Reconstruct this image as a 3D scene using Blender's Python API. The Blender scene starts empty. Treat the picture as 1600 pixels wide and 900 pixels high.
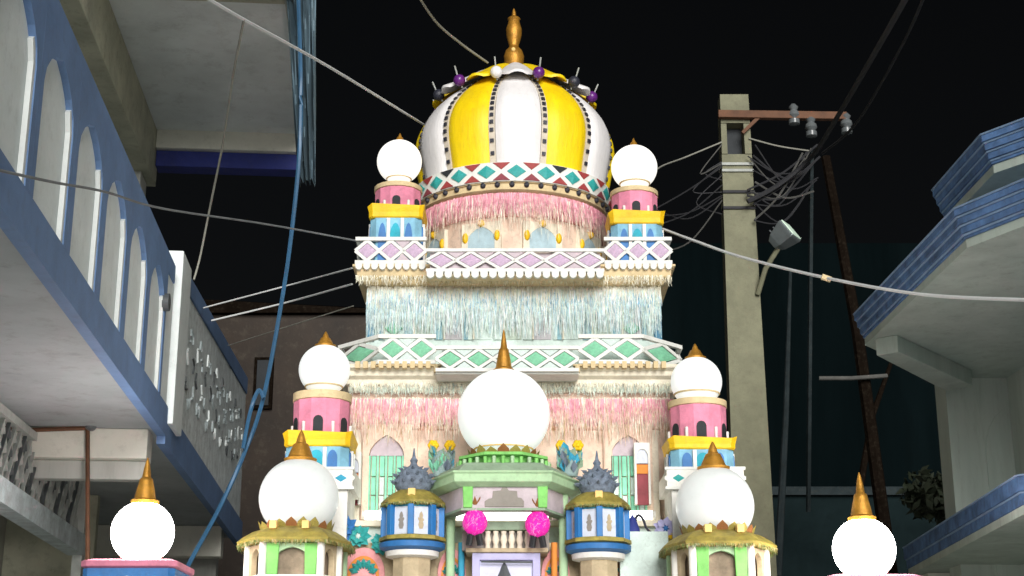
import bpy, bmesh, math, random
from math import sin, cos, tan, pi, radians, sqrt, atan2
from mathutils import Vector, Matrix
random.seed(7)
S = bpy.context.scene
COL = S.collection

# ------------------------------------------------------------------ camera
F = 2340.0; TH = radians(16.6); CZ = 1.6
cam_d = bpy.data.cameras.new("camera"); cam = bpy.data.objects.new("camera", cam_d); COL.objects.link(cam)
cam.location = (0, 0, CZ); cam.rotation_euler = (pi / 2 + TH, 0, 0)
cam_d.sensor_width = 36; cam_d.lens = 36 * F / 1600; cam_d.clip_start = .05; cam_d.clip_end = 3000
S.camera = cam
# ------------------------------------------------------------------ night sky, one soft warm sun lamp for the street light
SUN_EL, SUN_AZ = radians(15), radians(9)          # azimuth to the right of straight behind the camera
W = bpy.data.worlds.new("World"); S.world = W; W.use_nodes = True
nt = W.node_tree; bg = nt.nodes["Background"]
sky = nt.nodes.new("ShaderNodeTexSky"); sky.sky_type = 'NISHITA'; sky.sun_disc = False
sky.sun_elevation = SUN_EL; sky.sun_rotation = pi - SUN_AZ
hs_ = nt.nodes.new('ShaderNodeHueSaturation'); hs_.inputs['Saturation'].default_value = .35
nt.links.new(sky.outputs[0], hs_.inputs['Color']); nt.links.new(hs_.outputs[0], bg.inputs[0]); bg.inputs[1].default_value = 0.0009
sd = bpy.data.lights.new("sun", 'SUN'); so = bpy.data.objects.new("sun", sd); COL.objects.link(so)
sd.energy = 3.9; sd.angle = radians(30); sd.color = (1, .975, .94)
so.rotation_euler = (pi / 2 - SUN_EL, 0, SUN_AZ)
S.view_settings.view_transform = 'Standard'; S.view_settings.look = 'None'
S.view_settings.exposure = 0.15; S.view_settings.gamma = 1
S.render.engine = 'CYCLES'
S.cycles.max_bounces = 6

# ------------------------------------------------------------------ photo geometry
def ray(px, py):
    u = (px - 800) / F; v = (450 - py) / F
    return Vector((u, cos(TH) - v * sin(TH), sin(TH) + v * cos(TH)))
def at(px, py, Y):
    d = ray(px, py); t = Y / d.y
    return Vector((d.x * t, Y, CZ + d.z * t))
def zat(py, Y): return at(800, py, Y).z
def mpp(py, Y): return Y / (F * ray(800, py).y)
class Frame:                                        # a street front that recedes along d; L to the right of the eye, s along
    def __init__(self, a):
        self.d = Vector((sin(a), cos(a), 0)); self.r = Vector((cos(a), -sin(a), 0))
    def p(self, L, s, z): return self.r * L + self.d * s + Vector((0, 0, z))
    def onL(self, px, py, L):
        d = ray(px, py); t = L / d.dot(self.r); q = d * t
        return q.dot(self.d), CZ + q.z
FL = Frame(radians(-4.8)); FR = Frame(radians(-2))

# ------------------------------------------------------------------ materials
def lin(c): return c / 12.92 if c <= .04045 else ((c + .055) / 1.055) ** 2.4
def hexc(h): return tuple(lin(int(h[i:i + 2], 16) / 255) for i in (0, 2, 4))
MATS = {}
def mat(name, col, rough=.75, var=.18, scale=6, bump=.25, grime=.25, metal=0, emit=None, estr=0, grimecol=(.10, .085, .06), streak=False):
    m = bpy.data.materials.new(name); m.use_nodes = True; N = m.node_tree.nodes; K = m.node_tree.links
    b = N["Principled BSDF"]; col = hexc(col) if isinstance(col, str) else col
    geo = N.new("ShaderNodeTexCoord")
    mp = N.new("ShaderNodeMapping"); K.new(geo.outputs["Object"], mp.inputs[0])
    if streak: mp.inputs["Scale"].default_value = (1, 1, .12)
    n1 = N.new("ShaderNodeTexNoise"); n1.inputs["Scale"].default_value = scale; n1.inputs["Detail"].default_value = 6
    n1.inputs["Roughness"].default_value = .65; K.new(mp.outputs[0], n1.inputs["Vector"])
    r1 = N.new("ShaderNodeValToRGB"); e = r1.color_ramp.elements
    e[0].position = .3; e[1].position = .7
    e[0].color = (*[max(0, c * (1 - var)) for c in col], 1); e[1].color = (*[min(.95, c * (1 + var)) for c in col], 1)
    K.new(n1.outputs["Fac"], r1.inputs[0])
    n2 = N.new("ShaderNodeTexNoise"); n2.inputs["Scale"].default_value = scale * 4.3; n2.inputs["Detail"].default_value = 8
    n2.inputs["Roughness"].default_value = .75; K.new(mp.outputs[0], n2.inputs["Vector"])
    r2 = N.new("ShaderNodeMapRange"); r2.inputs[1].default_value = .52; r2.inputs[2].default_value = .75
    r2.inputs[3].default_value = 0; r2.inputs[4].default_value = grime; K.new(n2.outputs["Fac"], r2.inputs[0])
    mx = N.new("ShaderNodeMix"); mx.data_type = 'RGBA'; K.new(r2.outputs[0], mx.inputs[0]); K.new(r1.outputs[0], mx.inputs[6])
    mx.inputs[7].default_value = (*grimecol, 1); K.new(mx.outputs[2], b.inputs["Base Color"])
    if name.startswith('far'): b.inputs['Specular IOR Level'].default_value = 0
    b.inputs["Roughness"].default_value = rough; b.inputs["Metallic"].default_value = metal
    if bump:
        bp = N.new("ShaderNodeBump"); bp.inputs["Strength"].default_value = bump; bp.inputs["Distance"].default_value = .02
        K.new(n2.outputs["Fac"], bp.inputs["Height"]); K.new(bp.outputs[0], b.inputs["Normal"])
    if emit is not None:
        b.inputs["Emission Color"].default_value = (*(hexc(emit) if isinstance(emit, str) else emit), 1)
        b.inputs["Emission Strength"].default_value = estr
    MATS[name] = m; return m
# temple paint
mat('cream', 'e2dac6', grime=.35); mat('tan', 'd2bd93', grime=.45); mat('white_paint', 'e6e4de', grime=.22, var=.1)
mat('lattice_white', 'dfe0da', grime=.25, var=.1); mat('pale_teal', 'c6d6d0', grime=.4, var=.2); mat('teal_band', '86aeb9', grime=.5, var=.35, grimecol=(.2, .3, .34))
mat('pink', 'e09a9c', grime=.3, var=.25); mat('pink_deep', 'dc86a0', grime=.3, var=.25); mat('rose_cream', 'e0c6b2', grime=.45, var=.2)
mat('peach', 'd59a80', grime=.4); mat('yellow', 'f2cc06', var=.16, grime=.2, streak=True, scale=9, rough=.5); mat('gold_yellow', 'f2bf0a', grime=.25, rough=.55)
mat('dome_white', 'e4e2e2', var=.08, grime=.16, streak=True, scale=9, rough=.5); mat('dark_bead', '2b2d38', rough=.4); mat('rib_cream', 'c9bfae', grime=.4)
mat('teal', '2f9f9c', rough=.5, var=.25); mat('brick_red', '9b3b3a', rough=.6); mat('mauve', 'c3abc4', var=.25); mat('green_gem', '7cc09c', var=.25)
mat('dark_gap', '23282c', grime=0); mat('grey_mint', 'aebcae', var=.25, grime=.45); mat('lilac_pale', 'b9b6ba', var=.2, grime=.45); mat('slate_teal', '8fa6a6', var=.4, scale=14, grime=.5); mat('teal_cell', '2aa0b4', var=.3, grime=.25); mat('cell_blue', '7fb4cc', var=.3, grime=.3); mat('pane_blue', 'a9c2cc', var=.2); mat('sky_blue', '3a9fc0', var=.3); mat('pilaster_blue', '46809f', var=.3, grime=.3); mat('blue', '2c6fae', var=.25, rough=.55); mat('deep_blue', '1d6fb0', rough=.5, var=.15)
mat('lavender', 'b9b6dc', var=.1, grime=.15); mat('lavender_light', 'cfd0e6', var=.08, grime=.12); mat('lilac', 'c2b4bb', var=.15)
mat('green', '7cc266', var=.25, grime=.2); mat('pale_green', 'a9c9a0', var=.15, grime=.3); mat('grey_green', '8fa58c', var=.2, grime=.35)
mat('mint', '84cdae', var=.25, grime=.25); mat('dark_green', '1f4f2c'); mat('olive_gold', '96883e', var=.45, grime=.4, rough=.6, scale=14)
mat('brass', 'b5822f', metal=.55, rough=.42, var=.35, scale=16, grime=.3); mat('gold_light', 'e9c47a', var=.15)
mat('slate_beads', '6c7888', var=.5, scale=30, grime=.5); mat('grey_relief', '8d8780', var=.12); mat('maroon', '8a4048', var=.35); mat('orange', 'd9883a', var=.2)
mat('panel_white', 'cdd3e0', var=.12, grime=.25); mat('beige', 'b8a788', var=.25, grime=.4); mat('brown_niche', '8b7a68', var=.35, grime=.4, scale=12)
mat('purple', '59206e', rough=.3, var=.3, bump=0); mat('tinsel', 'f7a9dd', rough=.4, var=.1); mat('black', '15161a', rough=.5, grime=0)
mat('lantern_pink', 'ea1fa8', rough=.5, var=.25, scale=40, bump=.6, grime=0, emit='ff14b0', estr=.35)
mat('flower_brown', '8c5a2c', var=.4, scale=20)
# lamps
GLOBE = dict(rough=.4, var=.05, bump=0, grime=.12)
mat('globe_bright', 'f4f4f2', emit=(1, .98, .93), estr=30, **GLOBE); mat('globe_warm', 'd4d4d0', emit=(1, .97, .90), estr=.8, **GLOBE)
mat('globe_soft', 'c6cac8', emit=(.95, 1, .98), estr=.24, **GLOBE); mat('globe_mid', 'd0d2d0', emit=(.95, 1, .98), estr=.5, **GLOBE)
mat('tube_glow', 'ffffff', emit=(1, .99, .95), estr=4.5, **GLOBE)
# houses and street
mat('grey_plaster', 'b4b6b0', var=.16, scale=3, streak=True, grime=.35, bump=.15); mat('soffit_darkened', 'a0a7a9', var=.15, scale=1.7, grime=.4, bump=.15); mat('grey_soffit', 'dfe6e6', var=.12, scale=1.7, grime=.3, bump=.12)  # lower balcony soffit colour darkened to offset the strong lamp light below it
mat('olive_plaster', 'b0b19c', var=.25, scale=2.5, grime=.5); mat('cream_beam', 'd8d8cc', var=.08, scale=3, grime=.25); mat('house_blue', '6583ad', var=.15, scale=3, grime=.3)
mat('navy', '28347e', var=.2, scale=4, grime=.3); mat('infill', 'e2eae9', var=.08, scale=3, grime=.2); mat('slot_edge', 'dfe4e2', var=.05, grime=.1)
mat('tarp', '5d7480', var=.5, scale=3, grime=.5, streak=True); mat('relief_grey', 'b3c0c2', var=.3, scale=8, grime=.5, bump=.9)
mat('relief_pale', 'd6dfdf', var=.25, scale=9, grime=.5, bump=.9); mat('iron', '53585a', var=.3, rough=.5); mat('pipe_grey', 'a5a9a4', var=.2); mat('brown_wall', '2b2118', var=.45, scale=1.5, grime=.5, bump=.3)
mat('concrete', '76765f', var=.2, scale=5, grime=.45, bump=.35); mat('rust', '62402a', var=.3, scale=9); mat('ceramic', '5f6466', rough=.25, var=.1, bump=0)
mat('steel', '7d8688', metal=.6, rough=.4); mat('wire_white', 'c9cccc', var=.1, bump=0, grime=.1); mat('wire_grey', '8a8a80', var=.2, bump=0); mat('wire_mid', '6c7072', var=.3, bump=0); mat('wire_loose', '4a4a47', var=.3, bump=0); mat('wire_dark', '25262a', var=.2, bump=0)
mat('hose_blue', '2f5878', var=.25, bump=0, rough=.45); mat('right_plaster', 'aab6ad', var=.16, scale=3, streak=True, grime=.35, bump=.15); mat('lip_blue', '7c96b4', var=.2); mat('right_blue', '4d6e9a', var=.5, scale=8, grime=.45)
mat('far_haze_teal', (.0024, .0048, .0054), var=.5, scale=.5, grime=.5, bump=0, grimecol=(.002, .003, .003), streak=True); mat('far_dark', (.008, .014, .015), var=.5, scale=.6, grime=.5, grimecol=(.004, .006, .006)); mat('far_pole', '2a3133', var=.3); mat('far_brown', '17120e', var=.3)
mat('leaf_dark', '2a3322', var=.5, scale=3); mat('bark', '3a3128'); mat('ground', (.55, .56, .56), var=.25, scale=1.2); mat('lamp_glass', 'cfe0d0', rough=.15, bump=0, grime=.1, emit='d8f5dc', estr=.35)

# ------------------------------------------------------------------ object helpers
BASE = {}
def thing(name, label, cat, base=(0, 0, 0), group=None):
    o = bpy.data.objects.new(name, None); COL.objects.link(o); o.location = base; o.empty_display_size = .1
    o['label'] = label; o['category'] = cat
    if group: o['group'] = group
    BASE[o.name] = Vector(base); return o
class MB:
    def __init__(self): self.v = []; self.f = []; self.sm = False
    def add(self, vs, fs):
        n = len(self.v); self.v += [Vector(p) for p in vs]; self.f += [[i + n for i in q] for q in fs]; return self
    def box8(self, c):                                  # 4 bottom then 4 top corners
        return self.add(c, [(3, 2, 1, 0), (4, 5, 6, 7), (0, 1, 5, 4), (1, 2, 6, 5), (2, 3, 7, 6), (3, 0, 4, 7)])
    def box(self, x0, x1, y0, y1, z0, z1):
        return self.box8([(x0, y0, z0), (x1, y0, z0), (x1, y1, z0), (x0, y1, z0), (x0, y0, z1), (x1, y0, z1), (x1, y1, z1), (x0, y1, z1)])
    def fbox(self, fr, L0, L1, s0, s1, z0, z1):
        p = fr.p; return self.box8([p(L0, s0, z0), p(L1, s0, z0), p(L1, s1, z0), p(L0, s1, z0), p(L0, s0, z1), p(L1, s0, z1), p(L1, s1, z1), p(L0, s1, z1)])
    def prism(self, poly, o, ex, ez, en, t):            # 2-D outline in the plane (ex, ez) at o, grown t against en
        o, ex, ez, en = Vector(o), Vector(ex), Vector(ez), Vector(en); n = len(poly)
        a = [o + ex * x + ez * z for x, z in poly]; b = [q - en * t for q in a]
        return self.add(a + b, [list(range(n)), list(range(2 * n - 1, n - 1, -1))] + [(i, i + n, (i + 1) % n + n, (i + 1) % n) for i in range(n)])
    def bar(self, a, b, w, h, up=(0, 0, 1)):
        a, b = Vector(a), Vector(b); d = (b - a).normalized(); u = Vector(up); s = d.cross(u)
        if s.length < 1e-4: s = d.cross(Vector((0, 1, 0)))
        s.normalize(); u = s.cross(d); s = s * w / 2; u = u * h / 2
        return self.box8([a - s - u, a + s - u, b + s - u, b - s - u, a - s + u, a + s + u, b + s + u, b - s + u])
    def loft(self, rings, caps=True):
        n = len(rings[0]); k = len(self.v); vs = [p for r in rings for p in r]; fs = []
        for j in range(len(rings) - 1):
            for i in range(n):
                fs.append((j * n + i, j * n + (i + 1) % n, (j + 1) * n + (i + 1) % n, (j + 1) * n + i))
        if caps: fs.append(list(range(n - 1, -1, -1))); fs.append([(len(rings) - 1) * n + i for i in range(n)])
        return self.add(vs, fs)
    def lathe(self, prof, cx, cy, n=24, a0=0):
        self.sm = True
        return self.loft([[(cx + r * sin(a0 + 2 * pi * i / n), cy - r * cos(a0 + 2 * pi * i / n), z) for i in range(n)] for r, z in prof])
    def tube(self, pts, r, n=6, r1=None):
        pts = [Vector(p) for p in pts]; rings = []; self.sm = True
        for i, p in enumerate(pts):
            d = (pts[min(i + 1, len(pts) - 1)] - pts[max(i - 1, 0)]).normalized()
            s = d.cross(Vector((0, 0, 1)))
            if s.length < .05: s = d.cross(Vector((0, 1, 0)))
            s.normalize(); u = s.cross(d); rr = r if r1 is None else r + (r1 - r) * i / (len(pts) - 1)
            rings.append([p + (s * cos(2 * pi * k / n) + u * sin(2 * pi * k / n)) * rr for k in range(n)])
        return self.loft(rings)
    def sphere(self, c, r, n=32, m=20, zs=1):
        self.sm = True; c = Vector(c)
        vs = [c + Vector((0, 0, r * zs))]; fs = []
        for j in range(1, m):
            for i in range(n):
                t = pi * j / m; a = 2 * pi * i / n; vs.append(c + Vector((r * sin(t) * cos(a), r * sin(t) * sin(a), r * zs * cos(t))))
        vs.append(c - Vector((0, 0, r * zs))); e = len(vs) - 1
        for i in range(n):
            fs.append((0, 1 + i, 1 + (i + 1) % n)); fs.append((e, e - n + (i + 1) % n, e - n + i))
            for j in range(m - 2): fs.append((1 + j * n + i, 1 + (j + 1) * n + i, 1 + (j + 1) * n + (i + 1) % n, 1 + j * n + (i + 1) % n))
        return self.add(vs, fs)
    def mesh(self, name, m, base=Vector()):
        me = bpy.data.meshes.new(name); me.from_pydata([tuple(p - base) for p in self.v], [], self.f); me.update()
        bm = bmesh.new(); bm.from_mesh(me); bmesh.ops.recalc_face_normals(bm, faces=bm.faces); bm.to_mesh(me); bm.free()
        if self.sm:
            me.polygons.foreach_set('use_smooth', [True] * len(me.polygons)); me.set_sharp_from_angle(angle=radians(38))
        me.materials.append(MATS[m]); return me
def bevel(o, w=.006, seg=2):
    md = o.modifiers.new("bevel", 'BEVEL'); md.width = w; md.segments = seg; md.limit_method = 'ANGLE'; md.angle_limit = radians(40); return o
def obj(name, mb, m, parent, bev=0):
    base = BASE[parent.name]
    o = bpy.data.objects.new(name, mb.mesh(name, m, base)); COL.objects.link(o); o.parent = parent; BASE[o.name] = base
    if bev: bevel(o, bev)
    return o
def solo(name, mb, m, label, cat, base, group=None, kind=None, bev=0):
    base = Vector(base); o = bpy.data.objects.new(name, mb.mesh(name, m, base)); COL.objects.link(o); o.location = base
    if kind: o['kind'] = kind
    else: o['label'] = label; o['category'] = cat
    if group: o['group'] = group
    BASE[o.name] = base
    if bev: bevel(o, bev)
    return o
def piece(name, me, parent, M):
    o = bpy.data.objects.new(name, me); COL.objects.link(o); o.parent = parent; o.matrix_basis = Matrix.Translation(-BASE[parent.name]) @ M; BASE[o.name] = BASE[parent.name]; return o
def basis(o, ex, ez, en, sx=1, sz=1):                  # local x -> ex, local z -> ez, local -y -> en
    ex, ez, en = Vector(ex) * sx, Vector(ez) * sz, Vector(en)
    M = Matrix(((ex.x, -en.x, ez.x, o[0]), (ex.y, -en.y, ez.y, o[1]), (ex.z, -en.z, ez.z, o[2]), (0, 0, 0, 1))); return M
UP = Vector((0, 0, 1))
def offset(poly, d):
    n = len(poly); out = []
    for i in range(n):
        a, b, c = Vector(poly[i - 1]), Vector(poly[i]), Vector(poly[(i + 1) % n])
        n1 = Vector(((b - a).y, -(b - a).x)).normalized(); n2 = Vector(((c - b).y, -(c - b).x)).normalized()
        m = n1 + n2; m = m / max(.3, m.dot(n1)) if m.length > 1e-6 else n1
        out.append(b + m * d)
    return out
def sweep(poly, prof):                                 # poly counter-clockwise in plan, prof [(offset, z)]
    return MB().loft([[(p.x, p.y, z) for p in offset(poly, d)] for d, z in prof])
def hollow(poly, t, z0, z1):
    a = [(p[0], p[1]) for p in poly]; b = [(p.x, p.y) for p in offset(poly, -t)]; n = len(a)
    vs = [(x, y, z) for pl, z in ((a, z0), (a, z1), (b, z1), (b, z0)) for x, y in pl]
    return MB().add(vs, [(r * n + i, r * n + (i + 1) % n, ((r + 1) % 4) * n + (i + 1) % n, ((r + 1) % 4) * n + i) for r in range(4) for i in range(n)])
def rect(x0, x1, y0, y1, ch=0):
    if not ch: return [(x0, y0), (x1, y0), (x1, y1), (x0, y1)]
    return [(x0 + ch, y0), (x1 - ch, y0), (x1, y0 + ch), (x1, y1 - ch), (x1 - ch, y1), (x0 + ch, y1), (x0, y1 - ch), (x0, y0 + ch)]
def ngon(cx, cy, r, n, a0=0, sx=1, sy=1): return [(cx + r * sx * sin(a0 + 2 * pi * i / n), cy - r * sy * cos(a0 + 2 * pi * i / n)) for i in range(n)]
def arch_pts(w, spring, rise, n=8, pointed=0, x0=0):   # from left foot up, over, to right foot (z from 0)
    pts = [(x0 - w / 2, 0)]
    for i in range(n + 1):
        t = pi - pi * i / n; x = cos(t) * w / 2; z = sin(t)
        if pointed: z = z * (1 - pointed) + pointed * (1 - abs(cos(t)))
        pts.append((x0 + x, spring + rise * z))
    return pts + [(x0 + w / 2, 0)]
def arch_frame(W_, H, w, spring, rise, pointed=0):     # plate W x H with an arched opening at its foot
    return [(-W_ / 2, 0)] + arch_pts(w, spring, rise, 8, pointed) + [(W_ / 2, 0), (W_ / 2, H), (-W_ / 2, H)]
def spline(pts, n=8):
    pts = [Vector(p) for p in pts]; out = []
    for i in range(len(pts) - 1):
        p0, p1, p2, p3 = pts[max(i - 1, 0)], pts[i], pts[i + 1], pts[min(i + 2, len(pts) - 1)]
        for k in range(n):
            t = k / n; out.append(.5 * ((2 * p1) + (p2 - p0) * t + (2 * p0 - 5 * p1 + 4 * p2 - p3) * t * t + (3 * p1 - p0 - 3 * p2 + p3) * t ** 3))
    return out + [pts[-1]]
_cache = {}
def cached(key, fn):
    if key not in _cache: _cache[key] = fn()
    return _cache[key]

# shared little meshes
def diamond_mesh(m): return cached(('dia', m), lambda: MB().add([(-.5, .0, 0), (0, 0, -.5), (.5, 0, 0), (0, 0, .5), (0, -.012, 0), (-.5, .012, 0), (0, .012, -.5), (.5, .012, 0), (0, .012, .5)],
        [(0, 1, 4), (1, 2, 4), (2, 3, 4), (3, 0, 4), (5, 8, 7, 6), (0, 5, 6, 1), (1, 6, 7, 2), (2, 7, 8, 3), (3, 8, 5, 0)]).mesh('diamond', m))
def tri_mesh(m): return cached(('tri', m), lambda: MB().prism([(-.5, 0), (.5, 0), (0, 1)], (0, 0, 0), (1, 0, 0), UP, (0, -1, 0), .012).mesh('triangle', m))
def bar_mesh(m): return cached(('bar', m), lambda: MB().box(-.5, .5, -.5, .5, -.5, .5).mesh('lattice_bar', m))
def scallop_mesh(m): return cached(('sca', m), lambda: MB().prism([(-.5, 1)] + [(-.5 + .5 * (1 - cos(pi * i / 6)), .55 - .55 * sin(pi * i / 6)) for i in range(7)] + [(.5, 1)], (0, 0, 0), (1, 0, 0), UP, (0, -1, 0), 1).mesh('scallop', m))
def lattice(parent, a, b, z0, z1, n, gem, top=True, t=.03, half=False, scal=0, gap=None):
    """openwork parapet run from plan point a to b: rails, crossing bars and a gem in every diamond"""
    a, b = Vector((a[0], a[1], 0)), Vector((b[0], b[1], 0)); e = (b - a).normalized(); en = e.cross(UP); L = (b - a).length; h = z1 - z0; rail = h * .13
    par = obj('lattice_rail', MB().bar(a + UP * (z0 + rail / 2) - en * t / 2, b + UP * (z0 + rail / 2) - en * t / 2, t, rail), 'lattice_white', parent)
    par2 = obj('lattice_rail', MB().bar(a + UP * (z1 - rail / 2) - en * t / 2, b + UP * (z1 - rail / 2) - en * t / 2, t, rail), 'lattice_white', parent)
    w = L / n; zi0, zi1 = z0 + rail, z1 - rail; hi = zi1 - zi0; zc = (zi0 + zi1) / 2
    for i in range(n):
        cx = (i + .5) * w
        for sx in (-1, 1):
            for sz in (-1, 1):
                p = a + e * (cx + sx * w * .5) + UP * zc; q = a + e * cx + UP * (zc + sz * hi * .5); d = q - p; l = d.length; d.normalize()
                up = en.cross(d)
                M = Matrix(((d.x * l, en.x * t * .55, up.x * rail * .9, 0), (d.y * l, en.y * t * .55, up.y * rail * .9, 0), (d.z * l, en.z * t * .55, up.z * rail * .9, 0), (0, 0, 0, 1)))
                M.translation = (p + q) / 2 - en * t * .5
                piece('lattice_bar', bar_mesh('lattice_white'), parent, M)
        g = gem if isinstance(gem, str) else gem[i % len(gem)]
        piece('gem_diamond', diamond_mesh(g), parent, basis(a + e * cx + UP * zc - en * t * .35, e, UP, en, w * .74, hi * .74))
        if gap and i < n - 1:
            for k in (0, 1):
                if random.random() < gap[1]: piece('painted_triangle', tri_mesh(gap[0]), parent, basis(a + e * (cx + w * .5) + UP * (zi0 if k == 0 else zi1) - en * t * .45, e, UP, en, w * .66, hi * .36 * (1 if k == 0 else -1)))
    if scal:
        ws = L / scal
        for i in range(scal):
            M = basis(a + e * ((i + .5) * ws) + UP * (z0 - ws * .75), e, UP, en * 1.0, ws * .84, ws * .75); M = M @ Matrix.Diagonal((1, t, 1, 1))
            piece('scallop', scallop_mesh('lattice_white'), parent, M)

# ================================================================== THE SETTING
solo('ground', MB().add([(-400, -400, 0), (400, -400, 0), (400, 400, 0), (-400, 400, 0)], [(0, 1, 2, 3)]), 'ground', '', '', (0, 0, 0), kind='structure')

# ================================================================== TEMPLE
YC = 10.6
T = thing('temple', 'brightly painted shrine in stepped storeys under a yellow and white striped dome', 'shrine', (0, YC, 0))
X = lambda px, py, Y: at(px, py, Y).x
# lower storey below the frame that carries the terrace
zt = zat(907, 8.14)
obj('lower_storey', sweep(rect(-1.75, 1.75, 8.2, 12.2), [(0, .012), (0, zt - .1)]), 'cream', T)
obj('terrace_slab', sweep(rect(-1.75, 1.75, 8.2, 12.2), [(.0, zt - .098), (.06, zt - .08), (.06, zt - .002), (.0, zt)]), 'white_paint', T)
# first storey body
bx0, bx1 = X(546, 700, 9.62), X(1049, 700, 9.62)
zb1 = zat(598, 9.62)
body = obj('storey_wall', sweep(rect(bx0, bx1, 9.62, 11.6), [(0, zt + .002), (0, zb1)]), 'rose_cream', T)
# cornice of the first storey (cream mouldings)
obj('cornice', sweep(rect(bx0, bx1, 9.62, 11.6), [(.012, zat(614, 9.6)), (.02, zat(611, 9.6)), (.02, zat(603, 9.58)), (.05, zat(599, 9.55)), (.05, zat(592, 9.55)), (.085, zat(586, 9.52)), (.085, zat(578, 9.5)), (.12, zat(573, 9.48)), (.12, zat(566, 9.46)), (.0, zat(565, 9.46))]), 'cream', T, .004)
# pink frieze
obj('frieze', sweep(rect(bx0, bx1, 9.62, 11.6), [(.0, zat(664, 9.6)), (.03, zat(660, 9.6)), (.034, zat(640, 9.6)), (.022, zat(624, 9.6)), (.0, zat(622, 9.6))]), 'pink', T)
obj('frieze_moulding', sweep(rect(bx0, bx1, 9.62, 11.6), [(.0, zat(672, 9.6)), (.02, zat(670, 9.6)), (.02, zat(665, 9.6)), (.0, zat(664.5, 9.6))]), 'peach', T)
# dentil row under the first parapet
dm = cached('dentil', lambda: MB().box(-.5, .5, -1, 0, -.5, .5).mesh('dentil', 'tan'))
for i in range(40):
    px = 560 + i * 12.2
    p = at(px, 579 if 680 < px < 905 else 573, 9.52); M = Matrix.Translation((p.x, 9.503, p.z)) @ Matrix.Diagonal((.03, .045, .045, 1)); piece('dentil', dm, T, M)
# first parapet
def run(pa, pb, Y0, Y1, y0, y1, n, gem, **k):
    lattice(T, (X(pa, (y0 + y1) / 2, Y0), Y0), (X(pb, (y0 + y1) / 2, Y1), Y1), zat(y0, (Y0 if Y0 < Y1 else Y1)), zat(y1, (Y0 if Y0 < Y1 else Y1)), n, gem, **k)
pz0, pz1 = zat(568, 9.46), zat(522, 9.46)
def run2(pa, Ya, pb, Yb, z0, z1, n, gem, py=540, **k): lattice(T, (X(pa, py, Ya), Ya), (X(pb, py, Yb), Yb), z0, z1, n, gem, **k)
run2(528, 9.76, 591, 9.46, pz0, pz1, 1, 'green_gem'); run2(591, 9.46, 681, 9.46, pz0, pz1, 2, 'green_gem', scal=0, gap=('pale_teal', .6))
run2(904, 9.46, 1006, 9.46, pz0, pz1, 2, 'green_gem', gap=('pale_teal', .6)); run2(1006, 9.46, 1066, 9.76, pz0, pz1, 1, 'green_gem')
cz0, cz1 = zat(580, 9.3), zat(540, 9.3)
run2(681, 9.3, 904, 9.3, cz0, cz1, 5, 'green_gem', gap=('pale_teal', .75))
obj('parapet_bay', MB().box(X(681, 560, 9.34), X(904, 560, 9.34), 9.335, 9.55, cz0 - .01, cz0 + .012), 'lattice_white', T)
obj('parapet_backing', MB().box(X(690, 560, 9.34), X(895, 560, 9.34), 9.345, 9.37, cz0 + .013, cz1 - .02), 'pale_teal', T)
for sx in (-1, 1):
    Yb = [9.78, 11.5]; x = X(528 if sx < 0 else 1066, 540, 9.76)
    if sx < 0: lattice(T, (x, 11.4), (x, 9.78), pz0, pz1, 7, 'green_gem')
    else: lattice(T, (x, 9.78), (x, 11.4), pz0, pz1, 7, 'green_gem')
obj('parapet_floor', sweep([(X(591, 560, 9.46), 9.47), (X(1006, 560, 9.46), 9.47), (X(1066, 540, 9.76), 9.77), (X(1066, 540, 9.76), 11.5), (X(528, 540, 9.76), 11.5), (X(528, 540, 9.76), 9.77)], [(0, pz0 - .012), (0, pz0 - .002)]), 'tan', T)
# second storey
cx0, cx1 = X(573, 480, 9.72), X(1033, 480, 9.72)
zc1 = zat(446, 9.6)
obj('upper_storey_wall', sweep(rect(cx0, cx1, 9.72, 11.5), [(0, pz0), (0, zc1)]), 'pale_teal', T)
ex0, ex1 = X(555, 400, 9.57), X(1050, 400, 9.57)
obj('upper_cornice', sweep(rect(cx0 + .055, cx1 - .055, 9.72, 11.5), [(.0, zat(458, 9.7)), (.02, zat(456, 9.7)), (.035, zat(449, 9.68)), (.07, zat(444, 9.64)), (.085, zat(436, 9.63)), (.115, zat(432, 9.6)), (.12, zat(420, 9.6)), (.145, zat(416, 9.58)), (.145, zat(412, 9.57)), (0, zat(411.5, 9.57))]), 'tan', T, .004)
qz0, qz1 = zat(412, 9.57), zat(370, 9.57)
run2(555, 9.57, 666, 9.57, qz0, qz1, 3, 'mauve', py=390, scal=9, gap=('lilac', .35)); run2(944, 9.57, 1050, 9.57, qz0, qz1, 3, 'mauve', py=390, scal=9, gap=('lilac', .35))
dz0, dz1 = zat(424, 9.42), zat(388, 9.42)
run2(666, 9.42, 944, 9.42, dz0, dz1, 6, 'mauve', py=405, scal=20, gap=('lilac', .8))
obj('balcony_bay', MB().box(X(666, 405, 9.46), X(944, 405, 9.46), 9.455, 9.9, dz0 - .02, dz0 + .008), 'tan', T)
obj('balcony_backing', MB().box(X(672, 405, 9.46), X(938, 405, 9.46), 9.46, 9.48, dz0 + .009, dz1 - .02), 'lilac', T)
for sx in (-1, 1):
    x = ex0 if sx < 0 else ex1
    if sx < 0: lattice(T, (x, 11.5), (x, 9.585), qz0, qz1, 8, 'mauve')
    else: lattice(T, (x, 9.585), (x, 11.5), qz0, qz1, 8, 'mauve')
obj('upper_terrace', MB().box(ex0 + .005, ex1 - .005, 9.58, 11.6, qz0 - .012, qz0 - .002), 'cream', T)
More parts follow.
